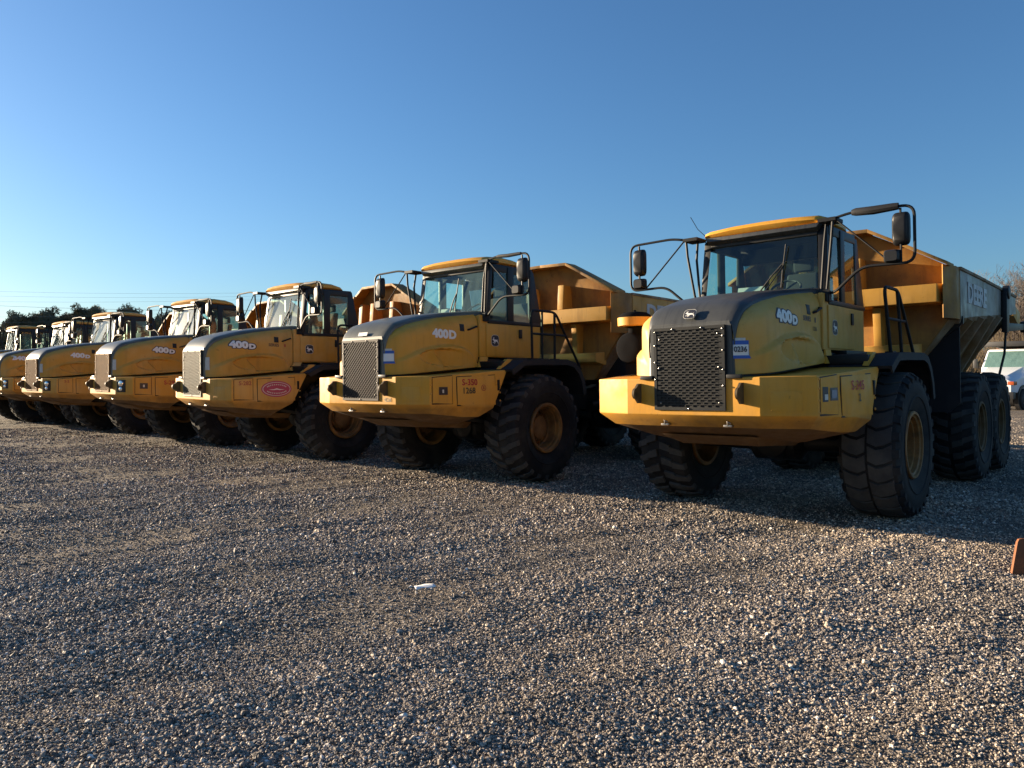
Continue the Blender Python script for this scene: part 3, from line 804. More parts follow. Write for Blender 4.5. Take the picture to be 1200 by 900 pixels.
def tailgate():
    mb = MB()
    mb.hexa([(-1.72, 8.06, 3.28), (1.72, 8.06, 3.28), (1.72, 8.06, 3.02), (-1.72, 8.06, 3.02)], [(-1.72, 8.95, 3.12), (1.72, 8.95, 3.12), (1.72, 8.85, 2.80), (-1.72, 8.85, 2.80)])
    return mb.mesh('tailgate', bevel=.01)
def tail_arm(s):
    mb = MB()
    mb.hexa([(s * 1.77, 6.25, 2.60), (s * 1.86, 6.25, 2.60), (s * 1.86, 6.47, 2.60), (s * 1.77, 6.47, 2.60)], [(s * 1.77, 6.30, 3.36), (s * 1.86, 6.30, 3.36), (s * 1.86, 6.60, 3.36), (s * 1.77, 6.60, 3.36)])
    mb.lathe([(-.06, .1), (-.05, .13), (.05, .13), (.06, .1)], 'x', (s * 1.83, 6.44, 3.36), 14, cap=True)
    mb.hexa([(s * 1.77, 6.45, 2.78), (s * 1.86, 6.45, 2.78), (s * 1.86, 6.45, 2.62), (s * 1.77, 6.45, 2.62)], [(s * 1.77, 8.5, 2.86), (s * 1.86, 8.5, 2.86), (s * 1.86, 8.5, 2.74), (s * 1.77, 8.5, 2.74)])
    mb.lathe([(-.06, .08), (-.05, .12), (.05, .12), (.06, .08)], 'x', (s * 1.83, 8.5, 2.8), 12, cap=True)
    return mb.mesh('tailgate_arm', bevel=.008)
def chain(s):
    mb = MB(); mb.tube([(s * 1.80, 6.5, 2.62), (s * 1.78, 6.45, 2.2), (s * 1.70, 6.3, 1.75)], .024, 6); return mb.mesh('chain')
def mudflap(s):
    mb = MB(); q = [(.80, 2.55), (1.68, 2.66), (1.715, 2.6), (1.715, 1.38), (1.56, 1.225), (.9, 1.22), (.80, 1.36)]
    mb.prism([(s * x, z) for x, z in q], 'y', 2.86, 2.90); 
    return mb.mesh('mudflap', smooth=False)
def mudflap_bar(s):
    mb = MB(); mb.hexa([(s * .95, 2.80, 1.95), (s * .95, 2.86, 1.95), (s * .95, 2.86, 2.10), (s * .95, 2.80, 2.10)], [(s * 1.78, 2.80, 2.60), (s * 1.78, 2.86, 2.60), (s * 1.78, 2.86, 2.72), (s * 1.78, 2.80, 2.72)])
    return mb.mesh('flap_bar')
def chassis():
    mb = MB()
    mb.box(-.42, .42, -1.0, 1.5, .98, 1.45); mb.box(-.5, .5, -.8, .9, 1.3, 1.8)
    mb.box(-.30, .30, 1.4, 2.4, .8, 1.55)
    mb.lathe([(.7, .28), (1.6, .28)], 'z', (0, 2.0, 0), 20, cap=True)
    for s in (-1, 1):
        mb.box(*sorted((s * .30, s * .52)), 2.3, 8.0, 1.15, 1.55)
        mb.box(*sorted((s * .9, s * 1.15)), 4.5, 6.3, .95, 1.2)
        mb.tube([(s * .6, 2.9, 1.2), (s * .85, 5.2, 1.7)], .12, 12)
        mb.tube([(s * .55, -1.1, 1.15), (s * 1.05, .0, .95)], .05, 8)
        mb.tube([(s * .62, .4, .95), (s * .62, .5, 1.7)], .07, 10)
    mb.box(-.5, .5, 2.3, 2.7, 1.0, 1.7); mb.box(-.5, .5, 7.4, 8.0, 1.1, 1.6)
    return mb.mesh('chassis', bevel=.015)
def axle():
    mb = MB()
    mb.lathe([(-1.2, .13), (-.4, .15), (-.3, .28), (.3, .28), (.4, .15), (1.2, .13)], 'x', (0, 0, 0), 20, cap=True)
    mb.lathe([(-.38, .1), (-.3, .22), (0, .3), (.3, .22)], 'y', (0, 0, 0), 20, cap=True)
    return mb.mesh('axle')

def badge(name, parent, c, w, h, place):
    lays = [(*poly_face(ell(w / 2, h / 2, 32, 3.4)), M['white_worn'], .0), (*poly_face(ell(w / 2 * .93, h / 2 * .93, 32, 3.4)), M['dkdecal'], .002)]
    for q in DEER: lays.append((*poly_face([(x * w * .86, y * h * .86) for x, y in q]), M['white'], .004))
    return decal(name, parent, lays, place)

def make_truck(cfg):
    t = cfg['t']
    root = empty('dump_truck', cfg['loc'], cfg['rot'])
    tag(root, cfg['label'], 'dump truck', 'yellow dump trucks parked in a row')
    Y = cfg.get('yellow', M['yellow']); BY = cfg.get('bin', M['bin_yellow']); HM = cfg.get('hood', M['charcoal'])
    gl = cfg.get('glass', M['glass']); YH = cfg.get('panel', Y)
    # front end
    obj('chassis', 'chassis', chassis, M['black'], root)
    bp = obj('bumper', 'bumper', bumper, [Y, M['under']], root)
    def seams():
        mb = MB()
        for s in (-1, 1):
            for y in (-2.385, -1.015):
                for zz in (1.42, 1.55, 1.68, 1.78):
                    x = sx_at(y, zz); mb.lathe([(s * (x - .004), .016), (s * (x + .006), .015), (s * (x + .009), .009)], 'x', (0, y, zz), 7, cap=True)
        return mb.mesh('bolt_row')
    bo = obj('bolt_row', 'bolts', seams, M['yellow_old'], bp); bo['kind'] = 'stuff'
    obj('belly_pan', 'belly', belly_pan, M['under'], root)
    hood = obj('hood', 'hood', hood_shell, HM, root)
    for s, k in ((-1, 'hsR'), (1, 'hsL')): obj('hood_side', k, lambda s=s: hood_side(s), YH, root)
    obj('radiator', 'core_' + cfg['grille'], lambda: MB().box(-.452, .452, -2.6125, -2.575, 1.442, 2.403).mesh('radiator', smooth=False), M['core_dust'] if cfg.get('dusty') else M['core'], root)
    gr = obj('grille', 'grille_' + cfg['grille'], lambda: grille(cfg['grille']), [cfg['gmat'], M['steel']], root)
    obj('hood_seal', 'hseal', lambda: MB().loft([[(s * (lerp([(q, p) for p, q in PLAN], y) - d), y, zb(y) + h) for s, d, h in ((-1, .0, .0), (-1, .0, -.03), (1, .0, -.03), (1, .0, .0))] for y in (-2.57, -2.45, -2.3, -1.8, -.8)]).mesh('hood_seal', smooth=False), M['black'], root)
    for x in (-.655, .645): obj('tow_lug', 'lug', lug, M['lug'], root, (x, -2.607, 1.635))
    for s in (-1, 1):
        obj('hood_latch', f'latch{s}', lambda s=s: MB().box(*sorted((s * .47, s * .64)), -2.64, -2.56, 1.80, 1.845).mesh('hood_latch', bevel=.008), M['black'], root)
    for x in (-.38, .42): obj('tow_hook', 'hook', lambda: MB().box(-.05, .05, -.05, .02, -.012, .012).tube([(0, -.04, .0), (0, -.05, .05), (.03, -.03, .03)], .012, 6).mesh('tow_hook', bevel=.004), M['steel'], root, (x, -2.47, 1.262))
    # corner panels, lamps and covers on the bumper
    for s in (-1, 1):
        d = Vector((s * .55, .193, 0)).normalized(); nrm = Vector((s * .193, -.55, 0)).normalized(); a = Vector((s * .84, -2.607, 0)); u = d
        if cfg.get('lamps'):
            def mk(s=s, d=d, nrm=nrm, a=a):
                mb = MB(); c = a + d * .20
                P = lambda q, z, h: tuple(c + d * q + nrm * h + Vector((0, 0, z)))
                mb.hexa([P(-.15, 1.44, -.01), P(.15, 1.44, -.01), P(.15, 1.75, -.01), P(-.15, 1.75, -.01)], [P(-.14, 1.45, .015), P(.14, 1.45, .015), P(.14, 1.74, .015), P(-.14, 1.74, .015)])
                return mb.mesh('headlight_housing', bevel=.006)
            hh = obj('headlight_housing', f'lamph{s}', mk, M['black'], root)
            def mk2(s=s, d=d, nrm=nrm, a=a):
                mb = MB()
                for zc, r in ((1.655, .075), (1.52, .055)):
                    c = a + d * .20 + Vector((0, 0, zc)); rings = []
                    for h, k in ((.012, 1), (.03, .9), (.038, .5), (.04, .1)):
                        rings.append([tuple(c + d * (r * k * math.cos(2 * PI * i / 18)) + nrm * h + Vector((0, 0, r * k * math.sin(2 * PI * i / 18)))) for i in range(18)])
                    mb.loft(rings)
                return mb.mesh('headlight')
            obj('headlight', f'lamp{s}', mk2, M['lamp'], hh)
        elif s > 0:
            def mk(s=s, d=d, nrm=nrm, a=a):
                mb = MB(); c = a + d * .27
                P = lambda q, z, h: tuple(c + d * q + nrm * h + Vector((0, 0, z)))
                mb.hexa([P(-.165, 1.435, -.01), P(.165, 1.435, -.01), P(.165, 1.65, -.01), P(-.165, 1.65, -.01)], [P(-.165, 1.435, .006), P(.165, 1.435, .006), P(.165, 1.65, .006), P(-.165, 1.65, .006)])
                for q in (-.15, .15):
                    for z in (1.45, 1.635): mb.hexa([P(q - .008, z - .008, .005), P(q + .008, z - .008, .005), P(q + .008, z + .008, .005), P(q - .008, z + .008, .005)], [P(q - .005, z - .005, .013), P(q + .005, z - .005, .013), P(q + .005, z + .005, .013), P(q - .005, z + .005, .013)])
                return mb.mesh('lamp_cover', bevel=.003)
            obj('lamp_cover', f'cover{s}', mk, Y, root)
    for s in (-1, 1):
        for y0, y1, z0, z1, nm in ((-2.36, -2.00, 1.41, 1.79, 'battery_cover'), (-1.90, -1.13, 1.375, 1.80, 'side_cover')):
            def mk(s=s, y0=y0, y1=y1, z0=z0, z1=z1):
                mb = MB(); 
                P = lambda y, z, h: (s * (sx_at(y, z) + h), y, z)
                mb.hexa([P(y0, z0, -.01), P(y1, z0 - .02, -.01), P(y1, z1 + .03, -.01), P(y0, z1, -.01)], [P(y0, z0, .008), P(y1, z0 - .02, .008), P(y1, z1 + .03, .008), P(y0, z1, .008)])
                return mb.mesh(nm, bevel=.003)
            cv = obj(nm, f'{nm}{s}', mk, Y, root)
            def mk3(s=s, y0=y0, y1=y1, z0=z0, z1=z1):
                mb = MB(); P = lambda y, z, h: (s * (sx_at(y, z) + h), y, z); g = .012
                for a, b, c, d in ((y0 - g, y1 + g, z1, z1 + g), (y0 - g, y1 + g, z0 - g - .012, z0 - .004), (y0 - g, y0 - .002, z0, z1), (y1 + .002, y1 + g, z0, z1 + .02)):
                    sk = .03 if c >= z1 else 0
                    mb.hexa([P(a, c, -.01), P(b, c + sk, -.01), P(b, d + sk, -.01), P(a, d, -.01)], [P(a, c, .0025), P(b, c + sk, .0025), P(b, d + sk, .0025), P(a, d, .0025)])
                return mb.mesh('gap', smooth=False)
            obj('seal', f'{nm}seal{s}', mk3, M['black'], cv)
        obj('latch', f'sl{s}', lambda s=s: MB().hexa([(s * 1.53, -1.08, 1.58), (s * 1.53, -1.03, 1.58), (s * 1.53, -1.03, 1.76), (s * 1.53, -1.08, 1.76)], [(s * 1.578, -1.075, 1.585), (s * 1.578, -1.035, 1.585), (s * 1.578, -1.035, 1.755), (s * 1.578, -1.075, 1.755)]).mesh('latch', bevel=.004), M['black'], root)
    # cab
    cab = obj('cab', 'cab', cab_body, YH, root)
    obj('cab_frame', 'cabf', cab_shell, M['black'], root)
    obj('roof', 'roof', roof, Y, root)
    obj('sun_visor', 'visor', visor, M['hood_old'] if t > 1 else M['charcoal'], root)
    dr = obj('door', 'door', door, YH, root)
    obj('handle', 'dh', lambda: MB().box(.92, .945, .22, .30, 2.50, 2.66).mesh('handle', bevel=.008), M['black'], dr)
    obj('hinge', 'dhinge', lambda: MB().box(.905, .94, -.72, -.58, 2.76, 2.86).mesh('hinge', bevel=.008), M['black'], dr)
    obj('dashboard', 'dash', cab_inside, M['interior'], cab)
    obj('seat', 'seat', seat, M['seat'], cab)
    obj('steering_wheel', 'swheel', lambda: wheel_ring(.21, (.17, -.12, 3.02), (0, -.75, .8), .016), M['interior'], cab)
    if t <= 2: obj('paper', 'dashpaper', lambda: MB().hexa([(-.36, -.50, 2.965), (.02, -.50, 2.965), (.02, -.47, 2.965), (-.36, -.47, 2.965)], [(-.36, -.47, 3.06), (.02, -.47, 3.06), (.02, -.455, 3.06), (-.36, -.455, 3.06)]).mesh('paper'), M['white_worn'], cab)
    ws = obj('windscreen', 'ws', lambda: pane([(-.775, -.585, 2.95), (.775, -.585, 2.95), (.735, -.468, 3.70), (-.735, -.468, 3.70)]), gl, root)
    wx = cfg.get('wiper', .30)
    obj('wiper', None, lambda: MB().tube([(-.02, -.60, 2.94), (wx * .6, -.585, 3.18), (wx + .02, -.56, 3.33)], .011, 6).tube([(wx, -.60, 3.0), (wx + .01, -.575, 3.2), (wx + .05, -.54, 3.58)], .010, 6).tube([(.06, -.60, 2.94), (wx + .03, -.575, 3.30)], .008, 5).mesh('wiper'), M['tube'], ws)
    for s in (-1, 1):
        obj('side_window', f'sw{s}', lambda s=s: pane([(s * .872, -.42, 2.79), (s * .872, -.03, 2.79), (s * .862, -.03, 3.66), (s * .862, -.37, 3.66)]), gl, root)
        obj('side_window', f'sw2{s}', lambda s=s: pane([(s * .872, .13, 2.79), (s * .872, .60, 2.79), (s * .862, .60, 3.66), (s * .862, .13, 3.66)]), gl, root)
    obj('rear_window', 'rw', lambda: pane([(-.82, .89, 2.95), (.82, .89, 2.95), (.82, .76, 3.56), (-.82, .76, 3.56)]), M['glass_dark'], root)
    for s in (-1, 1):
        fr = obj('mirror_frame', f'mf{s}', lambda s=s: mirror_frame(s), M['tube'], root)
        if s > 0: obj('rubber_sleeve', 'slv1' if t == 1 else 'slv', lambda: mirror_sleeve(.05 if t == 1 else .03), M['flap'], fr)
        mm = obj('mirror', f'mh{s}', lambda s=s: mirror_head(.20, .40, .09, 1.80, 3.555, s), M['black'], root)
        obj('mirror_glass', f'mg{s}', lambda s=s: mirror_glass(.20, .40, .09, 1.80, 3.555, s), M['mirror'], mm)
        m2 = obj('mirror', f'mh2{s}', lambda s=s: mirror_head(.19, .165, .12, 1.70 if s > 0 else 1.80, 3.235, s), M['black'], root)
        obj('mirror_glass', f'mg2{s}', lambda s=s: mirror_glass(.19, .165, .12, 1.70 if s > 0 else 1.80, 3.235, s), M['mirror'], m2)
    obj('deck', 'deck', deck, M['black'], root)
    for s in (-1, 1):
        for k in (0, 1): obj('bracket', f'br{s}{k}', lambda s=s, k=k: deck_bracket(s, k), Y, root)
        obj('mudguard', f'fd{s}', lambda s=s: fender(s), M['flap'], root)
    obj('handrail', 'hr1' if t == 1 else 'hr', lambda: handrail(.45 if t == 1 else 0), M['tube'], root)
    ac = obj('air_cleaner', 'ac', air_cleaner, M['matte'], root)
    obj('precleaner_band', 'acb', air_band, Y, ac)
    if t == 1: obj('antenna', 'ant', lambda: MB().tube([(-.80, -.5, 3.82), (-.95, -.5, 3.97), (-1.06, -.5, 4.16)], .005, 5).mesh('antenna'), M['tube'], root)
    # wheels
    for ay in (0, 4.42, 6.30):
        obj('axle', 'axle', axle, M['black'], root, (0, ay, TR))
        for s in (-1, 1):
            worn = (t == 1 and ay == 0 and s > 0)
            w = obj('wheel', 'hub', hub, M['rim_dark'], root, (s * 1.42, ay, TR))
            if s < 0: w.rotation_euler = (0, 0, PI)
            w.rotation_euler.x = random.uniform(0, 6) if s > 0 else -random.uniform(0, 6)
            obj('tyre', 'tyreW' if worn else 'tyre', lambda: tyre(worn), [M['rubber'], M['tread']], w)
            obj('rim', 'rim', rim, M['rim'] if ay == 0 else M['rim_rear'], w)
    # dump body
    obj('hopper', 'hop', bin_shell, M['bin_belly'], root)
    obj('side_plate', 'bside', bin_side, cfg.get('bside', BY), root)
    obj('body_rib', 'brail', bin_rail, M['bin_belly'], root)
    hb = obj('headboard', 'hb', headboard, cfg.get('head', M['bin_head']), root)
    obj('head_beam', 'hbm', head_beam, BY, hb)
    obj('tailgate', 'tg', tailgate, M['yellow_old'], root)
    for s in (-1, 1):
        obj('tailgate_arm', f'ta{s}', lambda s=s: tail_arm(s), M['black'], root)
        obj('chain', f'ch{s}', lambda s=s: chain(s), M['black'], root)
        fl = obj('mudflap', f'fl{s}', lambda s=s: mudflap(s), M['flap'], root)
        obj('flap_bar', f'flb{s}', lambda s=s: mudflap_bar(s), M['black'], fl)
    # ---- lettering
    def hoodp(yc, zc, dx=0): return lambda a, b, h: (side_x(yc + a, zc + b) + .004 + h, yc + a, zc + b - .035 * a)
    md = cfg['model']; white = cfg.get('white', M['white'])
    yc = cfg.get('tpos', -1.82)
    zc = 2.505; tsx = cfg.get('tsx', 1.38)
    if md:
        def sub(vs):  # nothing to subdivide: lettering is small against the curve
            return vs
        big, small = (md[:-1], md[-1])
        v1, f1 = text_verts(big, .185, .012, sx=tsx); v1o, f1o = text_verts(big, .185, .026, sx=tsx)
        v2, f2 = text_verts(small, cfg.get('dsize', .135), .010, sx=tsx); v2o, f2o = text_verts(small, cfg.get('dsize', .135), .026, sx=tsx)
        x1 = max(v[0] for v in v1); w2 = min(v[0] for v in v2)
        sh = lambda vs, dx, dz: [(x + dx, y + dz, z) for x, y, z in vs]
        lays = []
        dx2 = x1 - w2 + .012
        dm = cfg.get('outline', M['dkdecal'])
        if dm: lays += [(sh(v1o, -.06, 0), f1o, dm, 0), (sh(v2o, -.06 + dx2, -.022 if 'dsize' not in cfg else 0), f2o, dm, .0)]
        lays += [(sh(v1, -.06, 0), f1, white, .003), (sh(v2, -.06 + dx2, -.022 if 'dsize' not in cfg else 0), f2, white, .003)]
        decal('model_number', hood, lays, hoodp(yc, zc))
    if cfg.get('series'):
        v, f = text_verts('SERIES ', .085, .002); vi, fi = text_verts('II', .085, .003)
        lays = [([(x - .02, y, z) for x, y, z in v], f, M['dkdecal'], 0), ([(x + .22, y, z) for x, y, z in vi], fi, M['red'] if cfg.get('series') == 'red' else M['dkdecal'], 0)]
        decal('series_lettering', hood, lays[:1], hoodp(-1.20, 2.515)); decal('series_numeral', hood, lays[1:], hoodp(-1.20, 2.515))
    if t == 1:
        v, f = text_verts('1236', .07, .001); decal('small_number', hood, [(v, f, M['grn'], 0)], hoodp(-1.0, 2.40))
    # black grip recess and handle on the hood
    gp = lambda y, z, h: (side_x(y, z) + h, y, z)
    obj('hood_grip', 'hgrip', lambda: MB().hexa([gp(-1.22, 2.575, -.05), gp(-1.12, 2.57, -.05), gp(-1.12, 2.69, -.05), gp(-1.22, 2.695, -.05)], [gp(-1.22, 2.575, .008), gp(-1.12, 2.57, .008), gp(-1.12, 2.69, .008), gp(-1.22, 2.695, .008)]).mesh('hood_grip', bevel=.004), M['black'], hood)
    obj('hood_handle', 'hhand', lambda: MB().tube([gp(-1.04, 2.60, -.01), gp(-1.02, 2.61, .035), gp(-.86, 2.665, .04), gp(-.84, 2.67, -.01)], .016, 8).mesh('hood_handle'), M['black'], hood)
    # sticker on the front corner of the hood
    if cfg.get('sticker'):
        col, num = cfg['sticker']
        def cp(yc, zc):
            # follow the corner of the hood in plan
            def f(a, b, h):
                x = .595 + a * .92; y = lerp(PLAN, x); z = zc + b; n = Vector((.55, -.83, 0)).normalized()
                x = side_x(y, z) ; return (x + n.x * (h * 1.6 + .007), y + n.y * (h * 1.6 + .007), z)
            return f
        def grid(w0, w1, h0, h1):
            vs = []; fs = []; n = 6
            for i in range(n + 1):
                x = w0 + (w1 - w0) * i / n; vs += [(x, h0 + (h1 - h0) * j / n, 0) for j in range(n + 1)]
            for i in range(n):
                for j in range(n): q = i * (n + 1) + j; fs.append((q, q + n + 1, q + n + 2, q + 1))
            return vs, fs
        lays = [(*grid(-.075, .08, -.10, .10), M['blue'], 0), (*grid(-.072, .077, -.065, .055), M['white'], .0015), (*grid(-.05, .05, .10, .13), M['white_worn'], 0)]
        if col == 'pale': lays = [(*grid(-.05, .035, -.13, .13), M['white_worn'], 0)]
        if num:
            v, f = text_verts(num, .085, .002, sx=.74); lays.append((v, f, M['dkdecal'], .010))
        decal('number_sticker', hood, lays, cp(0, 2.12))
    # hood front badge
    if t in (1,):
        yb = -2.50
        def fb(a, b, h): 
            return (a, -2.568 + b * .5 - h, 2.555 + b * .86)
        badge('front_badge', hood, None, .16, .13, fb)
    elif cfg.get('front_plate'):
        decal('white_plate', hood, [(*poly_face([(-.11, -.03), (.11, -.03), (.11, .03), (-.11, .03)]), M['paperw'], 0)], lambda a, b, h: (a + .03, -2.588 + b * .33, 2.50 + b * .92))
    badge('door_badge', dr, None, .20, .20, lambda a, b, h: (.928 + h, -.42 + a, 2.44 + b))
    # bumper side markings
    def sp(yc, zc): return lambda a, b, h: (sx_at(yc + a, zc + b) + .011 + h, yc + a, zc + b)
    for txt, y, z, sz, m, bold, pr in cfg.get('marks', []):
        v, f = text_verts(txt, sz, bold); decal('stencil', root, [(v, f, m, 0)], sp(y, z))
    if t == 1:
        P = lambda y0, y1, z0, z1: ([(y0, z0, 0), (y1, z0, 0), (y1, z1, 0), (y0, z1, 0)], [(0, 1, 2, 3)])
        decal('warning_label', root, [(*P(-.06, .06, -.08, .08), M['dkdecal'], 0), (*P(-.02, .05, -.06, .0), M['white_worn'], .002)], sp(-2.27, 1.615))
        decal('gauge_window', root, [(*P(-.085, .085, -.07, .07), M['charcoal'], 0), (*P(-.055, .055, -.045, .045), simple_blue, .003)], sp(-2.08, 1.615))
    if t == 2:
        P = lambda y0, y1, z0, z1: ([(y0, z0, 0), (y1, z0, 0), (y1, z1, 0), (y0, z1, 0)], [(0, 1, 2, 3)])
        decal('socket', root, [(*P(-.08, .08, -.06, .06), M['dkdecal'], .002), (*P(-.02, .01, -.03, .02), M['white_worn'], .004)], sp(-2.17, 1.59))
        v, f = text_verts('4268', .085, .001); decal('stencil', root, [(v, f, M['grn'], 0)], lambda a, b, h: (.66 + a, -2.613 - h, 1.455 + b))
        v, f = text_verts('S', .06, .003); ring = ell(.05, .05, 24); ri = ell(.04, .04, 24)
        rv = [(x, y, 0) for x, y in ring] + [(x, y, 0) for x, y in ri]; rf = [(i, (i + 1) % 24, 24 + (i + 1) % 24, 24 + i) for i in range(24)]
        decal('round_stamp', root, [(rv, rf, M['red_worn'], 0), (v, f, M['red_worn'], 0)], sp(-1.38, 1.63))
    if t in (4,):
        P = lambda y0, y1, z0, z1: ([(y0, z0, 0), (y1, z0, 0), (y1, z1, 0), (y0, z1, 0)], [(0, 1, 2, 3)])
        decal('socket', root, [(*P(-.09, .09, -.07, .07), M['dkdecal'], .002), (*P(-.02, .02, -.03, .03), M['white_worn'], .004)], sp(-2.17, 1.60))
    if t == 3:
        lays = [(*poly_face(ell(.315, .165, 40)), M['magenta'], 0), (*poly_face(ell(.29, .14, 40)), M['white_worn'], .002), (*poly_face(ell(.275, .128, 40)), M['magenta'], .004)]
        for zz, hh, ww in ((0.0, .02, .17),): lays.append((*poly_face([(-ww, zz - .012), (-.06, zz - .004), (0, zz + .012), (.06, zz - .004), (ww, zz - .012), (.06, zz - .022), (0, zz - .012), (-.06, zz - .022)]), M['white'], .006))
        for sg in (1, -1):
            for k in range(-5, 6):
                a = k * .2; cx, cz = .225 * math.sin(a), sg * .088 * math.cos(a)
                lays.append((*poly_face([(cx - .012, cz - .011), (cx + .012, cz - .011), (cx + .012, cz + .011), (cx - .012, cz + .011)]), M['white_worn'], .006))
        decal('oval_sticker', root, lays, sp(-1.52, 1.60))
    if t in (4, 5):
        decal('round_sticker', root, [(*poly_face(ell(.14, .10, 28)), M['lilac'] if t == 5 else M['red_worn'], 0)], sp(-1.45, 1.62)) if t == 5 else None
    # raised lettering on the dump body side
    v, f = text_verts('DEERE', .44, .018, .004, align='LEFT', sx=1.25)
    decal('side_lettering', root, [(v, f, M['letter'], .004)], lambda a, b, h: (1.765 + h, 3.25 + a, 3.10 + b))
    return root

simple_blue = simple('gauge_glass', (.10, .16, .26), .2, var=.1)
A0 = 41.127
POS = {1: (3.784, 10.770, 0, -.8, -.1), 2: (-.710, 14.185, -.381, -.4, .1), 3: (-4.809, 17.759, 3.979, .4, -.4), 4: (-8.625, 21.233, 1.138, .3, .5),
       5: (-12.963, 25.252, -1.629, .2, -.3), 6: (-16.698, 29.153, 1.108, 0, 0), 7: (-20.209, 31.776, 3.299, 0, 0)}
CFG = {
 1: dict(panel=M['yellow_fade'], grille='slots', gmat=M['grille_black'], hood=M['charcoal'], model='400D', series='dark', sticker=('blue', '0236'), bside=M['bin_side'],
         marks=[('S-345', -1.50, 1.70, .15, M['red'], .001, 0), ('2', -1.47, 1.56, .12, M['grn'], .003, 0)],
         label='yellow dump truck with black slotted grille and blue 0236 sticker, nearest in the row'),
 2: dict(grille='diamond', gmat=M['grille_grey'], hood=M['hood_old'], model='400D', outline=None, tpos=-1.60, tsx=1.2, dsize=.185, sticker=('blue', ''), front_plate=True, wiper=.12, glass=M['glass_dusty'],
         marks=[('S-350', -1.66, 1.715, .135, M['red'], .003, 0), ('1268', -1.68, 1.585, .13, M['grn'], .003, 0)],
         label='yellow dump truck with grey diamond-mesh grille, red S-350 over 1268 on its side'),
 3: dict(grille='diamond', gmat=M['grille_pale'], hood=M['hood_old'], model='400D', series='red', tpos=-1.93, sticker=('pale', ''), bin=M['bin_rusty'], yellow=M['yellow_old'], glass=M['glass_dusty'],
         marks=[('S-282', -2.15, 1.72, .11, M['red_worn'], .003, 0)],
         label='faded yellow dump truck with large magenta oval sticker on its side cover'),
 4: dict(tpos=-1.46, grille='diamond', gmat=M['grille_mud'], dusty=True, hood=M['hood_old'], model='400D', lamps=True, sticker=('pale', ''), yellow=M['yellow_old'], glass=M['glass_dusty'],
         marks=[('S-291', -1.55, 1.68, .14, M['red'], .003, 0)],
         label='yellow dump truck with brown muddy grille and headlights, next beyond the magenta-stickered truck'),
 5: dict(tpos=-1.56, grille='diamond', gmat=M['grille_mud'], dusty=True, hood=M['hood_old'], model='400D', lamps=True, sticker=('pale', ''), yellow=M['yellow_old'], outline=None, glass=M['glass_dusty'],
         marks=[('S-2', -2.15, 1.72, .10, M['red_worn'], .003, 0)],
         label='yellow dump truck with lilac sticker and muddy grille, just right of the B40E truck'),
 6: dict(tpos=-2.02, grille='diamond', gmat=M['grille_pale'], hood=M['hood_old'], model='B40E', lamps=True, yellow=M['yellow_old'], outline=None, glass=M['glass_dusty'],
         label='dump truck lettered B40E whose grille end is cut off by the left frame edge'),
 7: dict(grille='diamond', gmat=M['grille_mud'], hood=M['hood_old'], model='', lamps=True, yellow=M['yellow_old'], glass=M['glass_dusty'],
         label='farthest dump truck, only cab, mirrors and bed showing behind the B40E truck'),
}
for t in range(1, 8):
    x, y, da, ro, pi_ = POS[t]; c = CFG[t]; c['t'] = t
    c['loc'] = (x, y, -.012 if t > 1 else -.02); c['rot'] = (R(-pi_), R(ro), R(-(A0 + da)))
    make_truck(c)

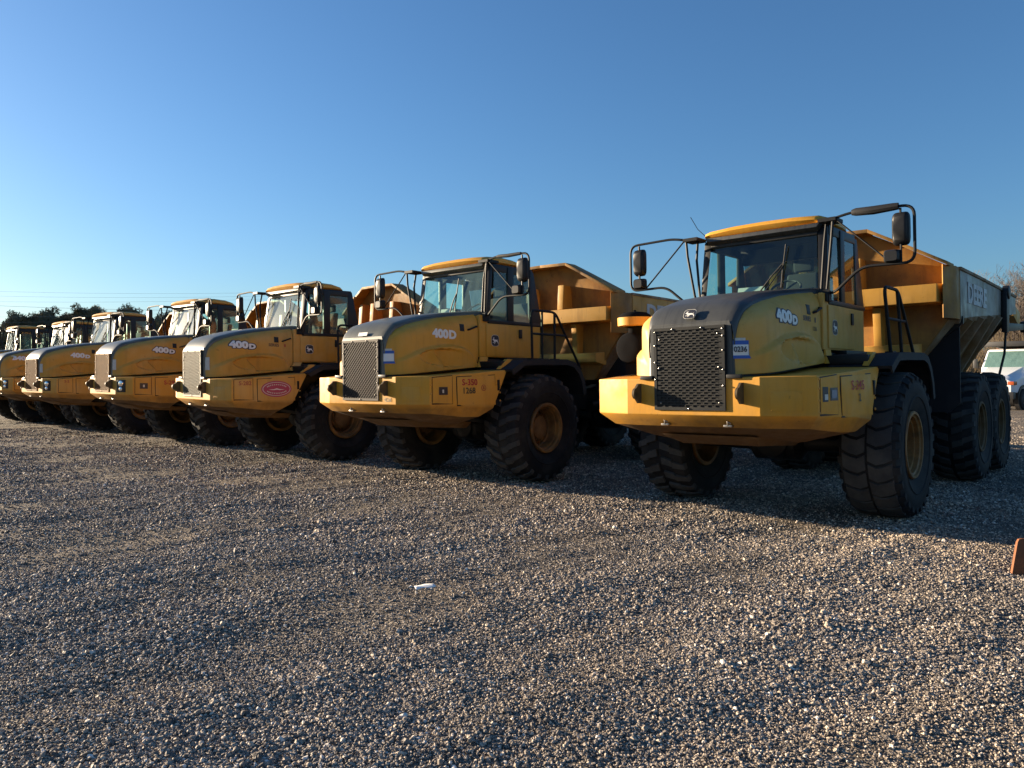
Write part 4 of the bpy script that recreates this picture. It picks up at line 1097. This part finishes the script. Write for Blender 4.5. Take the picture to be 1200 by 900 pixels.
# ------------------------------------------------------------------ white work truck behind, at the right
def white_truck():
    root = empty('work_truck', (26.5, 41, 0), (0, 0, R(-54)))
    tag(root, 'white medium-duty work truck with black rack over its cab, behind the nearest dump truck', 'truck')
    W = M['vwhite']; root.scale = (1.08, 1.1, 1.13)
    mb = MB()   # cab
    mb.loft([[(-1.1, 0, 1.0), (1.1, 0, 1.0), (1.1, 1.7, 1.0), (-1.1, 1.7, 1.0)], [(-1.1, 0, 1.95), (1.1, 0, 1.95), (1.1, 1.7, 1.95), (-1.1, 1.7, 1.95)],
             [(-1.0, .47, 2.79), (1.0, .47, 2.79), (1.02, 1.66, 2.79), (-1.02, 1.66, 2.79)], [(-.94, .56, 2.86), (.94, .56, 2.86), (.95, 1.6, 2.86), (-.95, 1.6, 2.86)]])
    body = obj('cab', None, lambda: mb.mesh('cab', bevel=.05, seg=3), W, root)
    mh = MB()   # sloping hood with broad wings
    mh.loft([[(-.95, -1.75, .80), (.95, -1.75, .80), (.95, -1.75, 1.30), (.6, -1.75, 1.45), (-.6, -1.75, 1.45), (-.95, -1.75, 1.30)],
             [(-1.05, -1.4, .80), (1.05, -1.4, .80), (1.05, -1.4, 1.40), (.65, -1.4, 1.60), (-.65, -1.4, 1.60), (-1.05, -1.4, 1.40)],
             [(-1.1, .05, 1.0), (1.1, .05, 1.0), (1.1, .05, 1.72), (.8, .05, 2.0), (-.8, .05, 2.0), (-1.1, .05, 1.72)]])
    obj('hood', None, lambda: mh.mesh('hood', bevel=.04, seg=3), W, root)
    obj('windscreen', None, lambda: pane([(-1.0, .005, 1.98), (1.0, .005, 1.98), (.93, .435, 2.75), (-.93, .435, 2.75)]), M['truck_glass'], root)
    for s in (-1, 1):
        obj('side_window', None, lambda s=s: pane([(s * 1.103, .2, 1.98), (s * 1.103, 1.5, 1.98), (s * 1.03, 1.5, 2.66), (s * 1.02, .52, 2.66)]), M['truck_glass'], root)
        obj('door', None, lambda s=s: MB().box(*sorted((s * 1.10, s * 1.125)), .1, 1.35, 1.05, 1.93).mesh('door', bevel=.01), W, root)
        m = MB(); m.box(*sorted((s * 1.3, s * 1.5)), .02, .12, 1.95, 2.40); m.tube([(s * 1.1, .1, 2.0), (s * 1.4, .07, 2.0)], .03, 6)
        obj('mirror', None, lambda m=m: m.mesh('mirror', bevel=.02), W if s > 0 else M['vblack'], root)
        obj('marker_lamp', None, lambda s=s: MB().box(*sorted((s * .80, s * 1.065)), -1.78, -1.42, 1.16, 1.32).mesh('marker_lamp', bevel=.01), M['amber'], root)
        w = MB(); w.lathe([(-.16, .3), (-.16, .46), (-.12, .5), (.12, .5), (.16, .46), (.16, .3)], 'x', (0, 0, 0), 28, cap=True)
        wl = MB(); wl.lathe([(s * .14, .29), (s * .17, .28), (s * .10, .12)], 'x', (0, 0, 0), 20, cap=True)
        for y in (-.75, 3.6):
            wo = obj('wheel', None, lambda w=w: w.mesh('wheel'), M['rubber'], root, (s * 1.0, y, .5))
            obj('rim', None, lambda wl=wl: wl.mesh('rim'), M['steel'], wo)
        wa = MB(); wa.lathe([(-.1, .50), (-.1, .62), (.10, .62), (.10, .5)], 'x', (s * 1.0, -.75, .54), 24)
        obj('wheel_arch', None, lambda wa=wa: wa.mesh('wheel_arch'), M['vblack'], root)
    obj('bumper', None, lambda: MB().box(-1.12, 1.12, -1.95, -1.72, .52, .84).mesh('bumper', bevel=.03), M['vblack'], root)
    obj('grille', None, lambda: MB().box(-.55, .55, -1.775, -1.74, .9, 1.36).mesh('grille', bevel=.02), M['vblack'], root)
    rk = MB(); rk.box(-1.2, 1.2, .2, 2.0, 3.02, 3.08); rk.box(-1.2, 1.2, .18, .26, 2.98, 3.22); rk.box(-1.2, -1.1, .2, 2.0, 3.0, 3.22); rk.box(1.1, 1.2, .2, 2.0, 3.0, 3.22); rk.box(-1.15, 1.15, 1.9, 2.0, 1.1, 3.2)
    obj('rack', None, lambda: rk.mesh('rack', bevel=.02), M['vblack'], root)
    bd = MB(); bd.box(-1.15, 1.15, 2.0, 5.2, 1.1, 1.9); bd.box(-.5, .5, -1.4, 5.0, .6, 1.0)
    obj('bed', None, lambda: bd.mesh('bed', bevel=.02), M['vblack'], root)
    for x in (-.6, -.3, 0, .3, .6): obj('roof_lamp', 'rooflamp', lambda: MB().box(-.05, .05, -.04, .04, 0, .05).mesh('roof_lamp', bevel=.01), M['amber'], root, (x, .68, 2.855))
M['truck_glass'] = glass('truck_glass', (.30, .42, .40), .03, .2)
white_truck()

# ------------------------------------------------------------------ small things on the gravel
def blade():
    mb = MB(); mb.prism([(0, 0), (2.4, 0), (2.4, .335), (.115, .335), (.085, .328), (.07, .30)], 'y', 0, .045)
    for x in (.35, .8, 1.3, 1.8): mb.lathe([(-.02, .03), (-.012, .034), (0, .034)], 'y', (x, 0, .22), 12, cap=True)
    return mb.mesh('blade', bevel=.008)
b = obj('grader_blade', None, blade, M['rust'], None, (4.60, 7.03, -.03)); b.rotation_euler = (R(-9), R(0), R(-10))
tag(b, 'rusty steel blade lying on the gravel, cut off by the right frame edge', 'steel blade')
mb = MB(); vs = []; 
for i in range(9):
    for j in range(4):
        u, w = i / 8, j / 3; vs.append(((u - .5) * .17, (w - .5) * .065 + .012 * math.sin(u * 5), .016 + .007 * math.sin(u * 4.2 + w * 2) ** 2 + .012 * w + .010 * u))
mb.add(vs, [(i * 4 + j, i * 4 + 4 + j, i * 4 + 5 + j, i * 4 + 1 + j) for i in range(8) for j in range(3)])
def paper_mesh():
    me = mb.mesh('scrap'); return me
pp = obj('paper_scrap', None, paper_mesh, M['paperw'], None, (-.74, 6.44, .012)); pp.rotation_euler = (0, 0, R(24))
md_ = pp.modifiers.new('thickness', 'SOLIDIFY'); md_.thickness = .0015
tag(pp, 'crumpled scrap of white paper lying on the open gravel', 'paper')

# ------------------------------------------------------------------ ground
def ground_mat():
    m, nt, out = new_mat('gravel_ground'); n = N(nt)
    g = n.add('ShaderNodeNewGeometry'); v = g.outputs['Position']
    b = n.add('ShaderNodeBsdfPrincipled'); b.inputs['Roughness'].default_value = .9; b.inputs['Specular IOR Level'].default_value = .25
    vo = n.add('ShaderNodeTexVoronoi'); vo.inputs['Scale'].default_value = 42; n.link(v, vo.inputs['Vector'])
    sp_ = n.add('ShaderNodeSeparateColor'); n.link(vo.outputs['Color'], sp_.inputs[0])
    c = n.ramp(sp_.outputs[0], [(0, (.06, .054, .049)), (.45, (.15, .133, .114)), (.8, (.27, .24, .20)), (1, (.50, .45, .39))]).outputs[0]
    vo2 = n.add('ShaderNodeTexVoronoi'); vo2.inputs['Scale'].default_value = 75; n.link(v, vo2.inputs['Vector'])
    sp2 = n.add('ShaderNodeSeparateColor'); n.link(vo2.outputs['Color'], sp2.inputs[0])
    c2 = n.ramp(sp2.outputs[0], [(0, (.055, .048, .041)), (.35, (.125, .108, .09)), (.75, (.225, .198, .165)), (1, (.42, .38, .32))]).outputs[0]
    fine = n.ramp(n.noise(v, .55, 5, .6).outputs['Fac'], [(.42, 0), (.6, 1)]).outputs[0]
    c = n.mix(fine, c, c2)
    tint = n.ramp(n.noise(v, .28, 4, .6).outputs['Fac'], [(.35, (.70, .69, .68)), (.65, (.93, .85, .76))]).outputs[0]
    c = n.mix(1.0, c, tint, 'MULTIPLY')
    n.link(c, b.inputs['Base Color'])
    h = n.math('ADD', n.math('MULTIPLY', vo.outputs['Distance'], -.9), n.math('MULTIPLY', n.noise(v, 9, 6, .65).outputs['Fac'], 1.2))
    h = n.math('ADD', h, n.math('MULTIPLY', vo2.outputs['Distance'], -.7))
    bp = n.add('ShaderNodeBump'); bp.inputs['Strength'].default_value = 1; bp.inputs['Distance'].default_value = .022
    n.link(h, bp.inputs['Height']); n.link(bp.outputs[0], b.inputs['Normal'])
    n.link(b.outputs[0], out.inputs[0]); return m
def stone_mat():
    m, nt, out = new_mat('gravel_stone'); n = N(nt)
    g = n.add('ShaderNodeNewGeometry'); v = g.outputs['Position']; oi = n.add('ShaderNodeObjectInfo')
    b = n.add('ShaderNodeBsdfPrincipled'); b.inputs['Roughness'].default_value = .72; b.inputs['Specular IOR Level'].default_value = .35
    c = n.ramp(oi.outputs['Random'], [(0, (0.090, 0.083, 0.079)), (.25, (0.189, 0.176, 0.166)), (.55, (0.306, 0.279, 0.248)), (.8, (0.450, 0.400, 0.342)), (.93, (0.648, 0.576, 0.486)), (1, (0.800, 0.800, 0.792))]).outputs[0]
    tint = n.ramp(n.noise(v, .28, 4, .6).outputs['Fac'], [(.35, (.86, .81, .76)), (.65, (1.06, .96, .84))]).outputs[0]
    c = n.mix(1.0, c, tint, 'MULTIPLY')
    sp = n.ramp(n.noise(v, 160, 4, .7).outputs['Fac'], [(.35, .75), (.65, 1.15)]).outputs[0]
    c = n.mix(1.0, c, sp, 'MULTIPLY')
    n.link(c, b.inputs['Base Color']); n.link(b.outputs[0], out.inputs[0]); return m
def und(x, y):
    return .011 * np.sin(x * 3.7 + 2.1 * np.sin(y * 1.1) + .6 * y) * np.sin(y * 4.9 + 1.7 * np.sin(x * .8)) + .007 * np.sin(x * 7.3 - y * 3.1 + 1.5 * np.sin(x * 1.7)) * np.sin(y * 6.1 + x * 1.3) + .012 * np.sin(x * .9 + 1.3) * np.sin(y * .7) + .008 * np.sin(x * 2.3 + y * 1.7) + .006 * np.sin(y * 3.1 - x * 1.1)
gm = ground_mat()
def ground_mesh():
    xs = np.concatenate([np.array([-900, -300, -120, -60, -35]), np.arange(-22, 22.01, .11), np.array([35, 60, 120, 300, 900])])
    ys = np.concatenate([np.array([-200, -40, -10, -3]), np.arange(0, 30.01, .11), np.array([40, 60, 100, 200, 500, 1500])])
    X, Y = np.meshgrid(xs, ys); fade = np.clip((22 - np.abs(X)) / 4, 0, 1) * np.clip((30 - Y) / 4, 0, 1) * np.clip((Y + 3) / 3, 0, 1)
    Z = und(X, Y) * fade - .012 * fade
    vs = np.stack([X, Y, Z], -1).reshape(-1, 3); nx = len(xs)
    fs = [(j * nx + i, j * nx + i + 1, (j + 1) * nx + i + 1, (j + 1) * nx + i) for j in range(len(ys) - 1) for i in range(nx - 1)]
    me = bpy.data.meshes.new('ground'); me.from_pydata(vs.tolist(), [], fs); me.shade_smooth(); return me
tag(obj('ground', None, ground_mesh, gm), kind='structure')

def gravel():
    """loose stones in front of the trucks, scattered as instances"""
    P = []; SC = []
    for y0, y1, dens, r0, xs in ((2.6, 5.4, 9000, .0056, .92), (5.4, 8.5, 5000, .0068, .86), (8.5, 13, 2100, .0085, .84), (13, 20, 900, .010, .82), (20, 34, 260, .012, .82)):
        area = xs * (y1 ** 2 - y0 ** 2); n = int(dens * area)
        y = np.sqrt(rng.uniform(y0 ** 2, y1 ** 2, n)); x = rng.uniform(-1, 1, n) * xs * y
        k = np.sin(x * 1.1 + .7 * np.sin(y * .9)) * np.sin(y * 1.35 + .8 * np.sin(x * .6)) + .5 * np.sin(x * 2.7 - y * 1.9)
        keep = rng.random(n) < np.clip(.74 + .44 * k, .30, 1)
        x, y, k = x[keep], y[keep], k[keep]
        s = r0 * np.exp(rng.normal(0, .34, len(x))) * (1 + .16 * np.clip(k, -1, 1)); s = np.clip(s, .004, .034)
        P.append(np.stack([x, y, und(x, y) - .012 + s * rng.uniform(-.25, .60, len(x))], -1)); SC.append(s)
    P = np.concatenate(P); SC = np.concatenate(SC); n = len(P)
    me = bpy.data.meshes.new('gravel'); me.vertices.add(n); me.vertices.foreach_set('co', P.astype(np.float32).ravel())
    a = me.attributes.new('size', 'FLOAT_VECTOR', 'POINT'); sc = SC[:, None] * np.stack([rng.uniform(.8, 1.5, n), rng.uniform(.75, 1.1, n), rng.uniform(.55, .95, n)], -1)
    a.data.foreach_set('vector', sc.astype(np.float32).ravel())
    a = me.attributes.new('turn', 'FLOAT_VECTOR', 'POINT'); rt = np.stack([rng.normal(0, .45, n), rng.normal(0, .45, n), rng.uniform(0, 6.28, n)], -1)
    a.data.foreach_set('vector', rt.astype(np.float32).ravel())
    a = me.attributes.new('pick', 'INT', 'POINT'); a.data.foreach_set('value', rng.integers(0, 4, n).astype(np.int32))
    o = bpy.data.objects.new('gravel', me); C.objects.link(o); tag(o, 'grey and tan crushed stone spread over the open yard', 'gravel', kind='stuff')
    ng = bpy.data.node_groups.new('scatter', 'GeometryNodeTree')
    ng.interface.new_socket('Geometry', in_out='INPUT', socket_type='NodeSocketGeometry'); ng.interface.new_socket('Geometry', in_out='OUTPUT', socket_type='NodeSocketGeometry')
    q = ng.nodes.new; L = ng.links.new
    gi, go = q('NodeGroupInput'), q('NodeGroupOutput')
    join = q('GeometryNodeJoinGeometry')
    for k in range(4):
        ico = q('GeometryNodeMeshIcoSphere'); ico.inputs['Radius'].default_value = 1; ico.inputs['Subdivisions'].default_value = 2
        pos = q('GeometryNodeInputPosition'); nz = q('ShaderNodeTexNoise'); nz.noise_dimensions = '4D'; nz.inputs['W'].default_value = k * 3.7; nz.inputs['Scale'].default_value = .9; nz.inputs['Detail'].default_value = 1
        L(pos.outputs[0], nz.inputs['Vector'])
        sub = q('ShaderNodeVectorMath'); sub.operation = 'SUBTRACT'; sub.inputs[1].default_value = (.5, .5, .5); L(nz.outputs['Color'], sub.inputs[0])
        scl = q('ShaderNodeVectorMath'); scl.operation = 'SCALE'; scl.inputs['Scale'].default_value = 2.2; L(sub.outputs[0], scl.inputs[0])
        sp = q('GeometryNodeSetPosition'); L(ico.outputs[0], sp.inputs['Geometry']); L(scl.outputs[0], sp.inputs['Offset'])
        sm = q('GeometryNodeSetMaterial'); sm.inputs['Material'].default_value = sm_mat; L(sp.outputs[0], sm.inputs[0])
        ss = q('GeometryNodeSetShadeSmooth'); ss.inputs['Shade Smooth'].default_value = False; L(sm.outputs[0], ss.inputs[0])
        g2 = q('GeometryNodeGeometryToInstance'); L(ss.outputs[0], g2.inputs[0]); L(g2.outputs[0], join.inputs[0])
    iop = q('GeometryNodeInstanceOnPoints'); L(gi.outputs[0], iop.inputs['Points']); L(join.outputs[0], iop.inputs['Instance'])
    iop.inputs['Pick Instance'].default_value = True
    def attr(nm, ty):
        a = q('GeometryNodeInputNamedAttribute'); a.data_type = ty; a.inputs['Name'].default_value = nm
        return [s for s in a.outputs if s.enabled and s.name == 'Attribute'][0]
    L(attr('pick', 'INT'), iop.inputs['Instance Index'])
    L(attr('size', 'FLOAT_VECTOR'), iop.inputs['Scale'])
    er = q('FunctionNodeEulerToRotation'); L(attr('turn', 'FLOAT_VECTOR'), er.inputs[0]); L(er.outputs[0], iop.inputs['Rotation'])
    L(iop.outputs[0], go.inputs[0])
    md = o.modifiers.new('scatter', 'NODES'); md.node_group = ng
    return n
sm_mat = stone_mat()
gravel()

# ------------------------------------------------------------------ trees
def bare_tree(seed, h=10.5):
    rd = random.Random(seed); tr = MB(); cr = MB()
    def grow(p, d, ln, r, lev):
        mb = tr if lev == 0 else cr
        n = 4 if lev < 2 else 3 if lev < 4 else 2; pts = [p]; rs = [r]; q = p.copy(); dd = d.copy()
        for i in range(n):
            dd = (dd + Vector((rd.gauss(0, .10), rd.gauss(0, .10), rd.gauss(.06, .06)))).normalized(); q = q + dd * ln / n; pts.append(q.copy()); rs.append(r * (1 - .62 * (i + 1) / n))
        mb.tube(pts, rs, 6 if lev == 0 else 4 if lev < 3 else 3, cap=False)
        if lev >= 4: return
        k = {0: 13, 1: 7, 2: 5, 3: 4}[lev]
        for j in range(k):
            t = rd.uniform(.28 if lev == 0 else .2, 1); i = min(int(t * n), n - 1); a = pts[i].lerp(pts[i + 1], t * n - i)
            az = rd.uniform(0, 2 * PI); base = (pts[i + 1] - pts[i]).normalized(); o = base.orthogonal().normalized(); o = (Matrix.Rotation(az, 3, base) @ o)
            nd = (base * rd.uniform(.5, 1.0) + o * rd.uniform(.45, .9) + Vector((0, 0, .2))).normalized()
            grow(a, nd, ln * (rd.uniform(.34, .52) if lev == 0 else rd.uniform(.42, .65)) * (1.15 - .5 * t if lev == 0 else 1), max(rs[i] * (.5), .011), lev + 1)
    grow(Vector((0, 0, -.1)), Vector((rd.gauss(0, .04), rd.gauss(0, .04), 1)), h * .8, h * .013, 0)
    return tr.mesh('trunk'), cr.mesh('crown')
BT = [bare_tree(s) for s in (11, 12, 13, 14, 15)]
tn = 0
for i in range(44):
    Yd = random.uniform(62, 84); px = 1128 + i * 3.6 + random.uniform(-3, 3); X = (px - 600) / 894.3 * Yd
    tmesh, cmesh = BT[i % 5]
    r = empty('bare_tree', (X, Yd, 0), (0, 0, random.uniform(0, 6.28))); s = random.uniform(.78, 1.12) * (1.0 * .86 if px > 1168 else .42); r.scale = (s, s, s * random.uniform(.95, 1.1))
    tag(r, 'bare leafless deciduous tree in the wood edge behind the white work truck', 'tree', 'bare trees of the wood edge')
    obj('trunk', f'bt{i % 5}', lambda: tmesh, M['bark'], r); obj('crown', f'bc{i % 5}', lambda: cmesh, M['twig'], r)
def brush_mesh():
    mb = MB(); rd = random.Random(5)
    for i in range(8500):
        Y0 = rd.uniform(56, 66); x = rd.uniform(28, 62); h = rd.uniform(.8, 6.0) * (.7 + .5 * math.sin(x * .8)); d = Vector((rd.gauss(0, .3), rd.gauss(0, .3), 1)).normalized()
        p = Vector((x, Y0, -.05)); mb.tube([p, p + d * h * .6, p + d * h + Vector((rd.gauss(0, .3), 0, 0))], [.03, .022, .008], 3, cap=False)
    return mb.mesh('brush')
tag(obj('brush', None, brush_mesh, M['brush']), 'tangle of dry brown brush at the foot of the bare trees', 'brush', kind='stuff')

def evergreen(seed, h, w):
    rd = random.Random(seed); tr = MB(); cr = MB()
    tr.tube([(0, 0, -.1), (.1, 0, h * .4), (0, .1, h * .85), (0, 0, h * .97)], [.28, .22, .09, .03], 8)
    for k in range(34):
        t = rd.uniform(.22, 1); z = h * t; az = rd.uniform(0, 2 * PI); ln = w * (1.05 - t * .75) * rd.uniform(.45, 1.0)
        e = Vector((math.cos(az) * ln, math.sin(az) * ln, z + rd.uniform(-.2, .5)))
        tr.tube([(0, 0, z - .3), e * .6 + Vector((0, 0, z * .4 - .1)), e], [.06, .035, .012], 4)
        for c in range(rd.randint(3, 5)):
            cc = e + Vector((rd.gauss(0, .35), rd.gauss(0, .35), rd.gauss(.1, .25))); rad = rd.uniform(.35, .7)
            for q in range(120):
                u = Vector((rd.gauss(0, 1), rd.gauss(0, 1), rd.gauss(0, .75))).normalized() * rad * rd.uniform(.5, 1.05); p = cc + u
                a = Vector((rd.gauss(0, 1), rd.gauss(0, 1), rd.gauss(0, 1))).normalized(); b_ = a.orthogonal().normalized()
                l = rd.uniform(.10, .20); w_ = rd.uniform(.03, .06)
                cr.add([p - a * l - b_ * w_, p + a * l - b_ * w_ * .3, p + a * l + b_ * w_ * .3, p - a * l + b_ * w_], [(0, 1, 2, 3)])
    return tr.mesh('trunk'), cr.mesh('crown', smooth=False)
EV = [evergreen(21, 8.3, 2.2), evergreen(22, 8.0, 2.6), evergreen(23, 8.2, 2.4)]
for i, (px, ytop, Yd) in enumerate(((-6, 384, 76), (8, 380, 79), (24, 375, 75), (34, 371, 74), (46, 372, 77), (57, 370, 75), (68, 374, 78), (80, 371, 76), (90, 368, 74), (100, 366, 77), (110, 364, 76), (120, 369, 79), (148, 362, 78), (168, 372, 81), (190, 375, 80))):
    X = (px - 600) / 894.3 * Yd; z = 1.81 + (442 - ytop) / 894.3 * Yd; s = z / 8.6
    r = empty('evergreen_tree', (X, Yd, 0), (0, 0, i * 1.3)); r.scale = (s, s, s)
    tag(r, 'dark evergreen tree with clumpy crown showing over the cab roofs of the farther trucks', 'tree', 'evergreens behind the far trucks')
    obj('trunk', f'et{i % 3}', lambda: EV[i % 3][0], M['bark'], r); obj('crown', f'ec{i % 3}', lambda: EV[i % 3][1], M['needles'], r)

# ------------------------------------------------------------------ shed and overhead wires
r = empty('storage_shed', (44, 72, 0), (0, 0, R(-30))); tag(r, 'pale storage shed with brick-coloured base, seen through the gap under the dump body', 'shed')
obj('wall', None, lambda: MB().box(-4, 4, 0, 5, 0, 3.2).mesh('wall', smooth=False), M['shed_pale'], r)
obj('base_band', None, lambda: MB().box(-4.03, 4.03, -.03, 5.03, 0, 1.9).mesh('base_band', smooth=False), M['shed_red'], r)
obj('roof', None, lambda: MB().prism([(-4.3, 3.2), (4.3, 3.2), (0, 4.3)], 'y', -.4, 5.4).mesh('roof', smooth=False), M['shed_pale'], r)
wires = ((341, 343, .014, 'faintest, highest overhead wire above the far trucks'), (346.5, 347.5, .014, 'overhead wire second from the top above the far trucks'), (353, 352, .014, 'overhead wire just above the darkest wire'),
         (358, 363, .026, 'darkest overhead wire, sagging above the far cab roofs'), (371, 366, .013, 'overhead wire just under the darkest wire'), (377.5, 372, .013, 'lowest overhead wire, level with the evergreen tops'))
for ya, yb, rad, lab in wires:
    Yd = 62; za = 1.81 + (442.5 - ya) / 894.3 * Yd; zb2 = 1.81 + (442 - yb) / 894.3 * Yd
    xa = (0 - 600) / 894.3 * Yd; xb = (210 - 600) / 894.3 * Yd
    mb2 = MB(); pts = []
    for i in range(41):
        t = -1.3 + 3.0 * i / 40; x = xa + (xb - xa) * t; z = za + (zb2 - za) * t + (.9 * (t - .5) ** 2 - .22) * .25; pts.append((x, Yd + .02 * i, z))
    mb2.tube(pts, rad * .5, 4)
    tag(obj('overhead_wire', None, lambda: mb2.mesh('overhead_wire'), M['wire']), lab, 'wire', 'overhead wires')

# ------------------------------------------------------------------ camera, sun, sky
cam = bpy.data.cameras.new('camera'); co = bpy.data.objects.new('camera', cam); C.objects.link(co); S.camera = co
co.location = (0, 0, 1.811); co.rotation_euler = (R(90), R(.139), 0)
cam.sensor_width = 36; cam.sensor_fit = 'HORIZONTAL'; cam.lens = 894.287 / 1200 * 36; cam.shift_y = -8.9 / 1200
cam.clip_start = .05; cam.clip_end = 4000
PHI, EL = 75.5, 10
a = R(A0); fwd = Vector((-math.sin(a), -math.cos(a))); rgt = Vector((-math.cos(a), math.sin(a)))
sh = fwd * math.cos(R(PHI)) + rgt * math.sin(R(PHI))
sdir = Vector((sh.x * math.cos(R(EL)), sh.y * math.cos(R(EL)), math.sin(R(EL))))
sun = bpy.data.lights.new('sun', 'SUN'); so = bpy.data.objects.new('sun', sun); C.objects.link(so)
sun.energy = 5.0; sun.angle = R(.53); sun.color = (1, .80, .56)
so.rotation_euler = sdir.to_track_quat('Z', 'Y').to_euler(); so.location = (-30, 10, 20)
w = bpy.data.worlds.new('World'); S.world = w; w.use_nodes = True
nt = w.node_tree; bg = nt.nodes['Background']; sky = nt.nodes.new('ShaderNodeTexSky'); sky.sky_type = 'NISHITA'; sky.sun_disc = False
sky.sun_elevation = R(EL); sky.sun_rotation = math.atan2(sh.x, sh.y)
sky.air_density = 1.1; sky.dust_density = .65; sky.ozone_density = 5.2
nt.links.new(sky.outputs[0], bg.inputs[0]); bg.inputs[1].default_value = .060
S.view_settings.view_transform = 'Standard'; S.view_settings.look = 'None'; S.view_settings.exposure = 1.75; S.view_settings.gamma = 1
S.render.engine = 'CYCLES'; S.cycles.max_bounces = 8; S.cycles.transparent_max_bounces = 12; S.cycles.use_denoising = True
S.cycles.caustics_reflective = False; S.cycles.sample_clamp_indirect = 8
